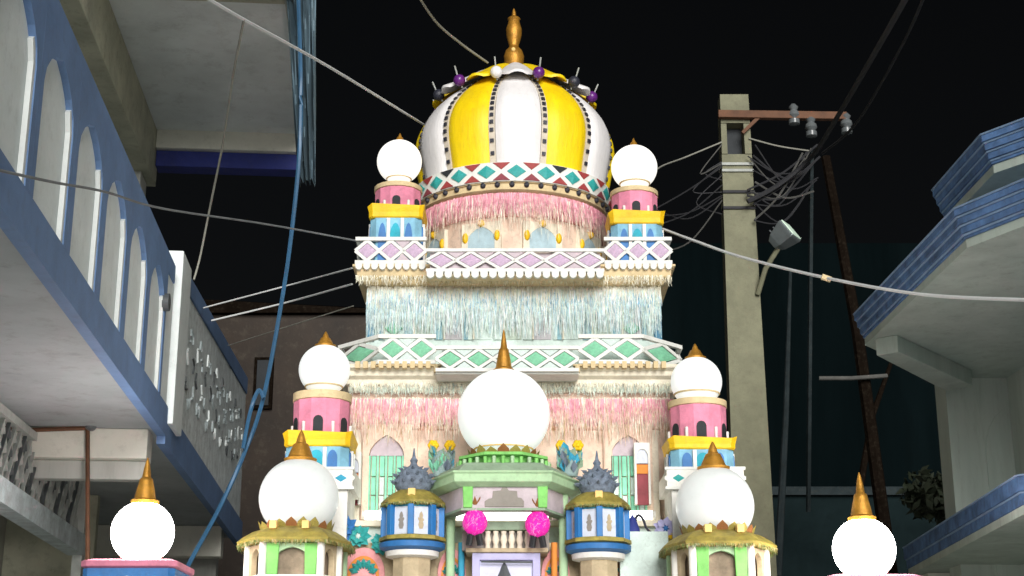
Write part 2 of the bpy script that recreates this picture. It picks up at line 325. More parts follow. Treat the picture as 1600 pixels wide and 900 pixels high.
# second storey arcade: blue pilasters and pointed arches over pale panels
for i in range(9):
    px0 = 592 + i * 46.5; w = 46.5 * mpp(480, 9.72); o = at(px0 + 23, 531, 9.715); h = zat(460, 9.715) - o.z
    obj('arch_band', MB().prism(arch_frame(w - .002, h, w * .72, h * .52, h * .24, .5), (o.x, 9.705, o.z), (1, 0, 0), UP, (0, -1, 0), .022), 'teal_band' if i in (0, 1, 2, 6, 7, 8) else 'pale_teal', T)
    obj('arch_panel', MB().prism(arch_pts(w * .6, h * .5, h * .2, 8, .5), (o.x, 9.713, o.z + .002), (1, 0, 0), UP, (0, -1, 0), .015), ('pale_teal', 'grey_mint', 'lilac_pale')[i % 3], T)
    if i in (0, 8): piece('gem_diamond', diamond_mesh('green_gem'), T, basis((o.x, 9.69, zat(513, 9.7)), (1, 0, 0), UP, (0, -1, 0), .12, .1))
for px in (580, 1027):
    obj('corner_pilaster', MB().box(X(px - 6, 480, 9.7), X(px + 6, 480, 9.7), 9.69, 9.73, zat(532, 9.7), zat(458, 9.7)), 'pilaster_blue', T, .004)
for px in (608, 655, 702, 748, 795, 841, 888, 934, 981):
    obj('flute', MB().tube([at(px - 8, 530, 9.69), at(px - 8, 470, 9.69)], .006), 'cream', T)
# drum under the dome
R0 = 140 * mpp(350, YC - .0)
zd0 = dz0 - .02; ringR = R0 + .075
YF_ = YC - ringR
zr0, zr1 = zat(283, YF_), zat(252, YF_)
ztan0 = zat(300, YC - R0 - .04)
obj('drum', MB().lathe([(R0, qz0), (R0, zat(338, YC - R0)), (R0 + .012, zat(336, YC - R0))], 0, YC, 64), 'rose_cream', T)
obj('drum_band', MB().lathe([(R0 + .012, zat(339, YC - R0)), (R0 + .03, zat(334, YC - R0)), (R0 + .03, zat(312, YC - R0)), (R0 + .02, zat(302, YC - R0))], 0, YC, 64), 'pink', T)
obj('drum_cornice', MB().lathe([(R0 + .02, zat(303, YC - R0)), (R0 + .05, zat(299, YC - R0)), (R0 + .05, zr0 - .004), (ringR - .01, zr0 - .003), (ringR - .01, zr0)], 0, YC, 64), 'tan', T)
bead_m = cached('bead', lambda: MB().sphere((0, 0, 0), .5, 8, 6).mesh('cornice_bead', 'dark_bead'))
for i in range(44):
    a = 2 * pi * i / 44; piece('cornice_bead', bead_m, T, Matrix.Translation((sin(a) * (R0 + .054), YC - cos(a) * (R0 + .054), zat(292, YC - R0))) @ Matrix.Diagonal((.04, .04, .045, 1)))
# drum windows
for k in range(-4, 4):
    a = radians((k + .5) * 37); n = Vector((sin(a), -cos(a), 0)); e = Vector((cos(a), sin(a), 0)); o = Vector((0, YC, zat(391, YC - R0))) + n * (R0 + .012)
    h = zat(346, YC - R0) - o.z
    obj('window_frame', MB().prism(arch_frame(.29, h, .2, h * .45, h * .42, .45), o, e, UP, n, .05), 'cream', T)
    obj('window_pane', MB().prism(arch_pts(.2, h * .45, h * .42, 8, .45), o - n * .004, e, UP, n, .05), 'pane_blue', T)
    for sx in (-1, 1):
        obj('yellow_knob', MB().sphere(o + e * sx * .118 + UP * h * .5, .022, 10, 8, 1.8), 'gold_yellow', T); 
    obj('yellow_knob', MB().sphere(o + UP * h * .97, .028, 10, 8), 'gold_yellow', T)
# diamond ring
ring = obj('ring_band', MB().lathe([(ringR - .03, zr0), (ringR, zr0 + .004), (ringR, zr1 - .004), (ringR - .03, zr1)], 0, YC, 66), 'lattice_white', T)
hr = zr1 - zr0; wr = 2 * pi * ringR / 22
for i in range(22):
    a = 2 * pi * (i + .15) / 22; n = Vector((sin(a), -cos(a), 0)); e = Vector((cos(a), sin(a), 0)); o = Vector((0, YC, (zr0 + zr1) / 2)) + n * (ringR + .006)
    piece('ring_diamond', diamond_mesh('teal'), T, basis(o, e, UP, n, wr * .62, hr * .66))
    a2 = a + pi / 22; n = Vector((sin(a2), -cos(a2), 0)); e = Vector((cos(a2), sin(a2), 0)); o = Vector((0, YC, 0)) + n * (ringR + .006)
    piece('ring_triangle', tri_mesh('brick_red' if i % 3 else 'maroon'), T, basis(o + UP * (zr0 + hr * .06), e, UP, n, wr * .56, hr * .34))
    piece('ring_triangle', tri_mesh('brick_red' if i % 3 != 1 else 'dark_gap'), T, basis(o + UP * (zr1 - hr * .06), e, UP, n, wr * .56, -hr * .34))
# dome
zdb = zr1 - .02; zc_ = zat(236, YC)
prof = []
for hw, py in ((145, 285), (150, 262), (151, 245), (149, 230), (144, 216), (137, 203), (127, 190), (114, 177), (99, 164), (80, 150), (58, 135), (32, 121), (4, 112)):
    z = zat(py, YC); prof.append((hw * mpp(py, YC), z))
ztop = prof[-1][1]
prof = [(r, zc_ + (z - zc_) * (.975 if z > zc_ else 1)) for r, z in prof]
prof = [(139 * mpp(285, YC), zdb - .02)] + [p for p in prof if p[1] > zdb + .03]
def rz(t):                                              # smooth sample along the profile
    f = t * (len(prof) - 1); i = min(int(f), len(prof) - 2); f -= i; p, q = prof[i], prof[i + 1]; return p[0] + (q[0] - p[0]) * f, p[1] + (q[1] - p[1]) * f
dome = obj('dome', MB().lathe([(max(.003, r - .03), z) for r, z in prof], 0, YC, 48), 'rib_cream', T)
def gore(m):
    mb = MB(); mb.sm = True; na, ntt = 8, 22; ha = radians(15) - .035
    for j in range(ntt + 1):
        r, z = rz(j / ntt * .985)
        for i in range(na + 1):
            u = -1 + 2 * i / na; a = u * ha; rr = r + .028 * sqrt(max(0, 1 - u ** 4)) * min(1, r / .2) - .004
            mb.v.append(Vector((rr * sin(a), -rr * cos(a), z)))
    for j in range(ntt):
        for i in range(na): k = j * (na + 1) + i; mb.f.append([k, k + 1, k + na + 2, k + na + 1])
    return mb.mesh('dome_gore', m)
gy, gw = gore('yellow'), gore('dome_white')
def rib_m():
    mb = MB(); pts = [rz(j / 24) for j in range(25)]
    for (r0, z0), (r1, z1) in zip(pts[:-1], pts[1:]):
        w0, w1 = min(.022, r0 * .1), min(.022, r1 * .1)
        mb.add([(-w0, -r0 - .004, z0), (w0, -r0 - .004, z0), (w1, -r1 - .004, z1), (-w1, -r1 - .004, z1), (-w0, -r0 + .03, z0), (w0, -r0 + .03, z0), (w1, -r1 + .03, z1), (-w1, -r1 + .03, z1)], [(0, 1, 2, 3), (0, 3, 7, 4), (1, 5, 6, 2)])
    return mb.mesh('dome_rib', 'rib_cream')
def beads_m():
    mb = MB()
    for j in range(15):
        r, z = rz(.06 + j * .052); r2, z2 = rz(.06 + j * .052 + .02); d = Vector((0, -r2 + r, z2 - z)).normalized(); n = Vector((0, -d.z, d.y)) * -1
        if n.y > 0: n = -n
        c = Vector((0, -r - .006, z)); mb.bar(c - d * .013, c + d * .013, .026, .02, up=n)
    return mb.mesh('bead_string', 'dark_bead')
rm, bmh = rib_m(), beads_m()
for k in range(12):
    M = Matrix.Translation((0.02, YC, 0)) @ Matrix.Rotation(radians(30 * k + 2), 4, 'Z')
    piece('dome_gore', gw if k % 2 == 0 else gy, dome, M)
    M2 = Matrix.Translation((0.02, YC, 0)) @ Matrix.Rotation(radians(30 * k + 17), 4, 'Z')
    piece('dome_rib', rm, dome, M2); b_ = piece('bead_string', bmh, dome, M2); b_['kind'] = 'stuff'
# lotus crown petals on top of the dome
def petal(m):
    mb = MB(); mb.sm = True; na, nb = 6, 8; g = []
    for j in range(nb + 1):
        t = j / nb; r, z = rz(.985 - .37 * t); lift = .045 + .04 * t ** 4
        for i in range(na + 1):
            u = -1 + 2 * i / na; wdt = radians(14.5) * (1 if t < .7 else sqrt(max(.02, 1 - ((t - .7) / .33) ** 2)))
            a = u * wdt; rr = r + lift * .6 + .02 * (1 - u * u); g.append(Vector((rr * sin(a), -rr * cos(a), z + lift * .9 + .012 * (1 - u * u))))
    n = len(g); mb.v = g + [p - Vector((0, 0, .02)) for p in g]; W1 = na + 1
    for j in range(nb):
        for i in range(na): k = j * W1 + i; mb.f.append([k, k + 1, k + W1 + 1, k + W1]); mb.f.append([n + k, n + k + W1, n + k + W1 + 1, n + k + 1])
    edge = [i for i in range(W1)] + [j * W1 + na for j in range(1, nb + 1)] + [nb * W1 + i for i in range(na - 1, -1, -1)] + [j * W1 for j in range(nb - 1, 0, -1)]
    for q in range(len(edge)): a, b = edge[q], edge[(q + 1) % len(edge)]; mb.f.append([a, a + n, b + n, b])
    return mb.mesh('crown_petal', m)
py_, pw_ = petal('yellow'), petal('dome_white')
ballm = {m: MB().sphere((0, 0, 0), .045, 14, 10).mesh('glass_ball', m) for m in ('purple', 'dome_white', 'dark_bead')}
for k in range(12):
    A = radians(30 * k + 2); M = Matrix.Translation((.02, YC, 0)) @ Matrix.Rotation(A, 4, 'Z')
    piece('crown_petal', pw_ if k % 2 == 0 else py_, dome, M)
    r, z = rz(.985 - .355); A2 = A + radians(15); tip = Vector((.02 + (r + .055) * sin(A2), YC - (r + .055) * -cos(A2) * -1, z + .07))
    piece('glass_ball', ballm[('purple', 'dark_bead', 'purple', 'dome_white')[k % 4]], dome, Matrix.Translation(tip))
    out = Vector((sin(A2), -cos(A2), 0))
    obj('wire_stem', MB().tube([tip - UP * .05 - out * .03, tip + out * .02 + UP * .03, tip + out * .05 + UP * .10], .006, 5), 'pipe_grey', dome)
# brass finial
fx = X(803, 70, YC)
fp = []
for hw, py in ((22, 120), (18, 112), (15, 104), (15.5, 95), (16, 88), (13, 80), (8, 75), (7.5, 71), (10, 64), (12, 55), (12.5, 46), (10, 39), (8.5, 33), (10.5, 30), (8, 28), (3.5, 25), (3, 20), (1.2, 14)):
    fp.append((hw * mpp(py, YC), zat(py, YC)))
fin = obj('finial', MB().lathe(fp, fx, YC, 20), 'brass', T)
obj('finial_gem', MB().sphere((fx - .005, YC - .075, zat(84, YC)), .018, 10, 8), 'gold_light', fin)

# ------------------------------------------------------------------ corner turrets (parts of the temple)
def turret(cx, cy, levels, hw, name='turret'):
    """levels: dict of z heights: cell0, cell1, slab1, drum1, ring1"""
    z = levels
    t = obj(name, sweep(rect(cx - hw, cx + hw, cy - hw, cy + hw, hw * .25), [(0, z['cell0']), (0, z['cell1'])]), 'cell_blue', T)
    for k, (nx, ny) in enumerate(((0, -1), (-1, 0), (1, 0), (0, 1))):
        n = Vector((nx, ny, 0)); e = UP.cross(n); o = Vector((cx, cy, z['cell0'] + .008)) + n * (hw + .008); h = z['cell1'] - z['cell0'] - .02
        for j in (-1, 0, 1):
            w = hw * .5
            obj('arched_panel', MB().prism(arch_pts(w * (.9 if j == 0 else .62), h * .5, h * .42), o + e * j * w * 1.02, e, UP, n, .02), 'teal_cell' if j == 0 else 'blue', t)
            if j: obj('cell_column', MB().bar(o + e * j * hw * .27 - UP * .004, o + e * j * hw * .27 + UP * (h + .006), .022, .02, up=n), 'white_paint', t)
    r = rect(cx - hw, cx + hw, cy - hw, cy + hw, hw * .12); rings = []
    for d, zz in ((.0, z['cell1'] + .001), (.01, z['cell1'] + .008), (.01, (z['cell1'] + z['slab1']) / 2), (.022, z['slab1'])):
        rings.append([(p.x, p.y, zz + (.018 if zz == z['slab1'] and i % 2 == 0 else 0)) for i, p in enumerate(offset(r, d))])
    obj('flared_slab', MB().loft(rings), 'gold_yellow', t, .003)
    rd = hw * .93
    d = obj('turret_drum', sweep(ngon(cx, cy, rd, 12, pi / 12), [(-.004, z['slab1'] - .02), (-.0, z['drum1']), ]), 'pink_deep', t)
    hd = z['drum1'] - z['slab1']
    for k in range(12):
        a = 2 * pi * k / 12; n = Vector((sin(a), -cos(a), 0)); e = Vector((cos(a), sin(a), 0))
        if k % 2 == 0: obj('turret_window', MB().prism(arch_pts(rd * .34, hd * .3, hd * .14, 6), Vector((cx, cy, z['slab1'] + .018)) + n * (rd * cos(pi / 12) + .003), e, UP, n, .02), 'dark_gap', t)
        else: obj('turret_column', MB().tube([Vector((cx, cy, z['slab1'])) + n * (rd + .002), Vector((cx, cy, z['slab1'] + hd * .36)) + n * (rd + .002)], .010), 'white_paint', t)
    obj('turret_ring', MB().lathe([(rd - .01, z['drum1']), (rd + .005, z['drum1'] + .004), (rd + .005, z['ring1'] - .006), (rd - .02, z['ring1'])], cx, cy, 32), 'tan' if hw < .2 else 'gold_yellow', t)
    return t
def lamp(px, py, rp, Y, tip, glob, label, group, base_py, hw_tip=8, fmat='brass', collar='tan'):
    c = at(px, py, Y); r = rp * mpp(py, Y); zb = zat(base_py, Y)
    L_ = thing('globe_lamp', label, 'globe lamp', (c.x, Y, zb), group)
    obj('globe', MB().sphere(c, r, 40, 24), glob, L_)
    rc = r * sin(math.acos(min(1, max(-1, (c.z - zb) / r)))) if zb > c.z - r else r * .4
    obj('lamp_collar', MB().lathe([(rc + .006, zb - .0), (rc + .009, zb + .008), (rc + .003, zb + .014)], c.x, Y, 28), collar, L_)
    zt0 = c.z + r * .96; zt1 = zat(tip, Y); h = zt1 - zt0; w = hw_tip * mpp(py, Y)
    pr = [(w * 1.25, zt0 - .012), (w * 1.3, zt0 + h * .04), (w, zt0 + h * .08), (w * .86, zt0 + h * .25), (w * .66, zt0 + h * .45), (w * .6, zt0 + h * .52), (w * .42, zt0 + h * .56), (w * .3, zt0 + h * .75), (w * .17, zt0 + h * .9), (w * .04, zt1)]
    obj('lamp_finial', MB().lathe(pr, c.x, Y, 18), fmat, L_)
    return L_
G = 'white globe lamps on the shrine'
# upper turrets
for sx, pxc, dy, gp in ((-1, 622, 0, (624, 253, 35)), (1, 991, 8, (991, 262, 36))):
    Y = 9.78; cx = X(pxc, 320, Y)
    hw = 41 * mpp(350, 9.6); Yf = Y - hw
    lv = dict(cell0=qz0 + .0, cell1=zat(340 + dy * 1.2, Yf), slab1=zat(322 + dy * 1.2, Yf), drum1=zat(291 + dy * .9, Yf + .03), ring1=zat(283 + dy * .9, Yf + .04))
    turret(cx, Y, lv, hw * .98)
    lamp(gp[0], gp[1], gp[2], Y, gp[1] - gp[2] - 10, 'globe_warm', 'small glowing globe with short brass tip on the %s upper turret beside the striped dome' % ('left' if sx < 0 else 'right'), G, 281 + dy * .95, 7)
# mid turrets with a lattice balcony each
for sx, pxc, dy, gp in ((-1, 503, 0, (507, 578, 40)), (1, 1090, 9, (1088, 597, 40))):
    Y = 9.22; cx = X(pxc, 650, Y); hw = 52 * mpp(690, 9.0); Yf = Y - hw
    lv = dict(cell0=zat(732 + dy * .4, Yf), cell1=zat(697 + dy * .5, Yf), slab1=zat(676 + dy, Yf), drum1=zat(622 + dy, Yf + .04), ring1=zat(608 + dy * 1.3, Yf + .05))
    turret(cx, Y, lv, hw * .95)
    pedz = zat(765, Yf)
    obj('turret_base', sweep(rect(cx - hw, cx + hw, Yf - .03, Y + hw), [(0, zt + .002), (0, pedz), (.03, pedz + .003), (.03, lv['cell0'] - .002)]), 'white_paint', T, .004)
    lattice(T, (cx - hw - .04, Yf - .066), (cx + hw + .04, Yf - .066), zat(764, Yf - .07), zat(729, Yf - .07), 3, 'teal' if sx > 0 else 'sky_blue', gap=('dark_gap', .8))
    lamp(gp[0], gp[1], gp[2], Y, gp[1] - gp[2] - 20, 'globe_mid', 'matt white globe on the pink %s turret of the lower storey, stub brass tip' % ('left' if sx < 0 else 'right'), G, 606 + dy * 1.3, 13)

# ------------------------------------------------------------------ tinsel fringes hung under the mouldings (too fine to count)
for nm_, c_ in (('tinsel_pink', 'f0a0b0'), ('tinsel_rose', 'f0c6b4'), ('tinsel_cream', 'ece4cf'), ('tinsel_aqua', 'bcd8de'), ('tinsel_blue', '74abc8'), ('tinsel_white', 'f4f7f3'), ('tinsel_mint', 'cfe3d6'), ('tinsel_gold', 'b09a62'), ('tinsel_grey', 'a9b6b2'), ('tinsel_olive', '76854a')):
    mat(nm_, c_, rough=.38, var=.25, scale=20, bump=0, grime=.1)
def fringe(m, n, point, len0, len1, w=.0018, wav=.006, par=T):
    """point(u) gives the hanging point and outward normal for u in 0..1"""
    mb = MB(); n = int(n * 1.7) if par is T else n
    for i in range(n):
        p, nn = point(random.random()); e = Vector((-nn.y, nn.x, 0)); L = len0 + (len1 - len0) * random.random() ** 1.7; tw = random.uniform(-.8, .8); ww = w * random.uniform(.6, 1.5)
        ex = (e * cos(tw) + nn * sin(tw)) * ww; q = p + nn * random.uniform(-.006, .008); prev = None; k0 = len(mb.v)
        for s_ in range(4):
            c = q - UP * L * s_ / 3 + e * random.uniform(-wav, wav) * s_ * .6 + nn * random.uniform(0, wav) * s_
            mb.v += [c - ex * (1.15 - .25 * s_), c + ex * (1.15 - .25 * s_)]
        for s_ in range(3): k = k0 + 2 * s_; mb.f.append([k, k + 1, k + 3, k + 2])
    o = obj('tinsel_fringe', mb, m, par); o['kind'] = 'stuff'; return o
def flat_pt(pa, pb, py, Y):
    a, b = at(pa, py, Y), at(pb, py, Y); return lambda u: (a + (b - a) * u + Vector((0, 0, random.uniform(-.012, .006))), Vector((0, -1, 0)))
def drum_pt(z, r): return lambda u: (Vector((sin((u - .5) * 3.6) * r, YC - cos((u - .5) * 3.6) * r, z + random.uniform(-.012, .006))), Vector((sin((u - .5) * 3.6), -cos((u - .5) * 3.6), 0)))
zf = zat(305, YC - R0); mh = mpp(320, YC - R0)
fringe('tinsel_pink', 2200, drum_pt(zf, R0 + .042), 16 * mh, 38 * mh); fringe('tinsel_rose', 700, drum_pt(zf, R0 + .04), 24 * mh, 56 * mh); fringe('tinsel_cream', 420, drum_pt(zf - .02, R0 + .044), 20 * mh, 70 * mh, .0016)
my = mpp(480, 9.66)
for m_n, n_, a_, b_, y_ in (('tinsel_aqua', 800, 24, 76, 455), ('tinsel_mint', 600, 30, 80, 453), ('tinsel_white', 800, 18, 80, 452), ('tinsel_blue', 420, 14, 36, 459), ('tinsel_cream', 800, 10, 44, 448), ('tinsel_grey', 150, 20, 78, 456)):
    fringe(m_n, n_, flat_pt(574, 1032, y_, 9.672), a_ * my, b_ * my)
my = mpp(640, 9.57)
for m_n, n_, a_, b_, y_ in (('tinsel_pink', 2200, 16, 42, 624), ('tinsel_rose', 1300, 24, 70, 626), ('tinsel_cream', 700, 18, 74, 622), ('tinsel_gold', 200, 20, 74, 626)):
    fringe(m_n, n_, flat_pt(547, 1047, y_, 9.572), a_ * my, b_ * my)
for m_n, n_, a_, b_, y_ in (('tinsel_cream', 700, 8, 20, 598), ('tinsel_mint', 300, 8, 18, 604), ('tinsel_grey', 120, 6, 20, 600)):
    fringe(m_n, n_, flat_pt(547, 1047, y_, 9.56), a_ * my, b_ * my)
for m_n, n_, a_, b_ in (('tinsel_cream', 500, 6, 18), ('tinsel_gold', 160, 6, 18)):
    fringe(m_n, n_, flat_pt(556, 1050, 431, 9.585), a_ * my, b_ * my)
# ------------------------------------------------------------------ first-storey windows, pilasters, small niches
for px in (557, 645, 950, 1022):
    obj('wall_pilaster', MB().box(X(px - 7, 720, 9.6), X(px + 7, 720, 9.6), 9.585, 9.63, zt + .003, zat(672, 9.6)), 'rose_cream' if px in (645, 950) else 'cream', T, .004)
for k, pxc in enumerate((602, 984)):
    o = at(pxc, 812, 9.6); h = zat(664, 9.6) - o.z; w = 62 * mpp(740, 9.6); sp = zat(712, 9.6) - o.z
    win = obj('window', MB().prism(arch_frame(w + .05, h + .0, w - .03, sp, zat(680, 9.6) - zat(712, 9.6), .35), (o.x, 9.575, o.z), (1, 0, 0), UP, (0, -1, 0), .05), 'rose_cream', T)
    obj('tympanum', MB().prism([(-w / 2 + .016, sp)] + arch_pts(w - .034, sp, zat(680, 9.6) - zat(712, 9.6), 8, .35)[1:-1] + [(w / 2 - .017, sp)], (o.x, 9.605, o.z), (1, 0, 0), UP, (0, -1, 0), .02), 'lilac', win)
    for j in range(4):
        x0 = o.x - w / 2 + .02 + j * (w - .04) / 4; x1 = x0 + (w - .04) / 4 - .008
        for r_, (a, b) in enumerate(((813, 775), (773, 746), (744, 713))):
            obj('shutter_slat', MB().box(x0 + .012, x1 - .006, 9.597, 9.617, zat(a, 9.6), zat(b, 9.6)), 'mint' if (j + r_ * k) % 2 == 0 or r_ == 2 else 'pale_teal', win)
    for j in range(5): x0 = o.x - w / 2 + .02 + j * (w - .04) / 4; obj('window_bar', MB().box(x0 - .008, x0 + .005, 9.585, 9.61, zat(813, 9.6), o.z + sp - .003), 'mint', win)
for pxc, dy in ((551, 0), (1004, -14)):
    Y = 9.56; a = at(pxc, 790, Y); w = 25 * mpp(740, Y)
    nb = obj('niche', MB().prism(arch_frame(w, zat(708 + dy, Y) - a.z, w * .72, zat(730 + dy, Y) - a.z, .05), (a.x, Y - .06, a.z), (1, 0, 0), UP, (0, -1, 0), .07), 'white_paint', T, .003)
    obj('niche_arch', MB().prism([(-w * .36, zat(740 + dy, Y) - a.z), (w * .36, zat(740 + dy, Y) - a.z), (w * .36, zat(728 + dy, Y) - a.z)] + arch_pts(w * .72, zat(730 + dy, Y) - a.z, .05)[1:-1][::-1], (a.x, Y - .045, a.z), (1, 0, 0), UP, (0, -1, 0), .03), 'panel_white', nb)
    obj('niche_curtain', MB().prism([(-w * .36, 0), (w * .36, 0), (w * .36, zat(741 + dy, Y) - a.z), (-w * .36, zat(741 + dy, Y) - a.z)], (a.x, Y - .04, a.z), (1, 0, 0), UP, (0, -1, 0), .03), 'maroon', nb)
    obj('niche_valance', MB().box(a.x - w * .36, a.x + w * .36, Y - .05, Y - .041, zat(756 + dy, Y), zat(742 + dy, Y)), 'orange', nb)
# the ledge under the windows and the lower front wall with painted fans
obj('ledge', MB().box(X(540, 815, 9.4), X(1050, 815, 9.4), 9.33, 9.615, zat(822, 9.33), zat(813, 9.33)), 'cream', T, .004)
obj('ledge_wall', MB().box(X(540, 830, 9.42), X(1050, 830, 9.42), 9.38, 9.61, zt + .002, zat(822.5, 9.34)), 'pale_teal', T)
obj('front_wall', MB().box(X(532, 870, 9.1), X(1062, 870, 9.1), 9.08, 9.375, zt + .002, zat(848, 9.08)), 'beige', T, .004)
leafm = cached('leaf', lambda: MB().add([(0, 0, 0), (.3, -.15, .45), (0, 0, 1), (-.3, -.15, .45), (0, -.3, .5), (0, .1, .5)], [(0, 1, 4), (1, 2, 4), (2, 3, 4), (3, 0, 4), (0, 5, 1), (1, 5, 2), (2, 5, 3), (3, 5, 0)]).mesh('fan_leaf', 'teal'))
for pxc, w_, py0 in ((568, 66, 856), (706, 44, 858), (868, 44, 858), (988, 74, 850)):
    o = at(pxc, 903, 9.07); w = w_ * mpp(870, 9.07); h = zat(py0, 9.07) - o.z
    fan = obj('fan_panel', MB().prism(arch_pts(w, h * .12, h * .88, 14), (o.x, 9.055, o.z), (1, 0, 0), UP, (0, -1, 0), .02), 'pink', T)
    pa = [(p[0], p[1]) for p in arch_pts(w * .74, h * .1, h * .62, 14)]; pb = [(p[0], p[1]) for p in arch_pts(w * .60, h * .1, h * .5, 14)]
    obj('fan_rim', MB().prism(pa + pb[::-1], (o.x, 9.045, o.z), (1, 0, 0), UP, (0, -1, 0), .009), 'orange', fan)
    for k in range(7):
        a = radians(-72 + 24 * k); rr = min(w * .34, h * .6) ; p = Vector((o.x + sin(a) * rr * .35, 9.05, o.z + .02 + cos(a) * rr * .35))
        piece('fan_leaf', leafm, fan, Matrix.Translation(p) @ Matrix.Rotation(a, 4, 'Y') @ Matrix.Diagonal((rr * .75, .1, rr * .8, 1)))
for px, py, m1, m2 in ((540, 826, 'blue', 'teal'), (560, 838, 'teal', 'pale_teal'), (1040, 826, 'lavender', 'blue'), (1046, 846, 'gold_yellow', 'olive_gold'), (1012, 848, 'orange', 'gold_yellow'), (596, 850, 'teal', 'mint')):
    c = at(px, py, 9.04); fw_ = obj('paper_flower', MB().sphere(c, .022, 10, 8), m2, T)
    for ring_, (nn_, rr, tl) in enumerate(((9, .045, .0), (6, .026, -.02))):
        for q in range(nn_):
            a = 2 * pi * q / nn_ + ring_ * .3; d = Vector((cos(a), 0, sin(a)))
            piece('flower_petal', cached(('fp', m1), lambda: MB().add([(0, 0, 0), (.5, -.25, .5), (0, -.1, 1), (-.5, -.25, .5), (0, .12, .5)], [(0, 1, 2), (0, 2, 3), (0, 4, 1), (1, 4, 2), (2, 4, 3), (3, 4, 0)]).mesh('flower_petal', m1)), fw_,
                  Matrix.Translation(c + Vector((0, tl, 0)) + d * .012) @ Matrix.Rotation(-a + pi / 2, 4, 'Y') @ Matrix.Diagonal((.05, .06, rr + random.uniform(.005, .03), 1)))
for px in (721, 703, 866, 882): 
    obj('front_column', MB().tube([at(px, 905, 9.0), at(px, 848, 9.0)], 5 * mpp(870, 9), 10), 'orange' if px in (703, 866) else ('sky_blue' if px == 721 else 'tan'), T)
# ------------------------------------------------------------------ entrance porch
Yp = 8.62
def octp(h0, h1, y0, y1): return [(-h0, y0), (h0, y0), (h1, y0 + (y1 - y0) * .5), (h1, y1), (-h1, y1), (-h1, y0 + (y1 - y0) * .5)]
pcx = X(786, 740, Yp); m_ = mpp(740, Yp)
def sh(poly, dx): return [(x + dx, y) for x, y in poly]
can = sh(octp(76 * m_, 128 * m_, Yp, 9.5), pcx)
zcn = zat(735, Yp)
obj('porch_canopy', sweep(can, [(-.05, zat(758, Yp)), (.0, zat(752, Yp)), (.0, zat(740, Yp)), (.012, zat(738, Yp)), (.012, zcn)]), 'pale_green', T, .004)
obj('canopy_roof', sweep(can, [(-.03, zcn + .002), (-.09, zcn + .06), (-.16, zcn + .075)]), 'grey_green', T)
obj('porch_frieze', hollow([(p.x, p.y) for p in offset(can, -.07)], .05, zat(794, Yp + .07), zat(757, Yp + .07)), 'lilac', T)
for px, Y in ((731, Yp + .05), (848, Yp + .05)):
    obj('porch_corbel', MB().prism([(-.026, 0), (.026, 0), (.032, .17), (-.032, .17)], (X(px, 770, Y), Y, zat(793, Y)), (1, 0, 0), UP, (0, -1, 0), .05), 'green', T, .006)
# grey stepped relief on the frieze
gx = at(788, 792, Yp + .065); u = mpp(780, Yp)
obj('stepped_relief', MB().prism([(x * u, z * u) for x, z in [(-31, 0), (31, 0), (31, 9), (27, 14), (21, 15), (20, 25), (7, 26), (4, 31), (-3, 31), (-6, 26), (-18, 25), (-19, 14), (-25, 13), (-31, 9)]], (gx.x, Yp + .062, gx.z), (1, 0, 0), UP, (0, -1, 0), .02), 'grey_relief', T, .003)
# beam, columns, lintel and balusters above the door
obj('porch_beam', hollow([(p.x, p.y) for p in offset(can, -.058)], .075, zat(797.5, Yp + .06), zat(793.8, Yp + .06)), 'grey_green', T)
for px in (704, 880):
    Y = 9.0; c = at(px, 850, Y); r = 7 * mpp(820, Y)
    obj('porch_column', MB().lathe([(r * 1.3, zt + .003), (r * 1.3, zt + .08), (r, zt + .1), (r * .95, zat(790, Y)), (r * 1.25, zat(782, Y)), (r * 1.25, zat(772, Y))], c.x, Y, 12), 'pale_green', T)
Yd = 8.86
obj('porch_lintel', MB().box(X(722, 840, Yd), X(858, 840, Yd), Yd, Yd + .3, zat(828, Yd), zat(815, Yd)), 'grey_green', T, .004)
obj('baluster_backing', MB().box(X(722, 840, Yd + .05), X(858, 840, Yd + .05), Yd + .06, Yd + .3, zat(858, Yd), zat(828.5, Yd)), 'grey_relief', T)
for i in range(6):
    px = 762 + i * 12.5; obj('baluster', MB().lathe([(.018, zat(857, Yd)), (.014, zat(850, Yd)), (.022, zat(843, Yd)), (.014, zat(834, Yd)), (.018, zat(829, Yd))], X(px, 845, Yd), Yd + .03, 10), 'cream', T)
obj('balcony_sill', MB().box(X(728, 860, Yd), X(856, 860, Yd), Yd - .04, Yd + .3, zat(864, Yd), zat(857.5, Yd)), 'beige', T, .003)
door = obj('door_frame', MB().prism([(-54 * u, 0), (-42 * u, 0), (-42 * u, zat(876, Yd) - zt), (42 * u, zat(876, Yd) - zt), (42 * u, 0), (54 * u, 0), (54 * u, zat(864, Yd) - zt - .003), (-54 * u, zat(864, Yd) - zt - .003)], (X(791, 880, Yd), Yd - .02, zt + .002), (1, 0, 0), UP, (0, -1, 0), .1), 'lavender', T, .004)
obj('door_panel', MB().box(X(749, 890, Yd), X(833, 890, Yd), Yd + .012, Yd + .05, zt + .003, zat(876, Yd)), 'lavender_light', door)
obj('door_bar', MB().tube([at(752, 877.5, Yd - .03), at(832, 878.5, Yd - .03)], .006), 'iron', door)
obj('door_spire', MB().lathe([(.05, zat(906, Yd)), (.028, zat(893, Yd)), (.02, zat(887, Yd)), (.008, zat(880, Yd)), (.002, zat(876, Yd))], X(788, 890, Yd), Yd + .01, 8), 'iron', door)
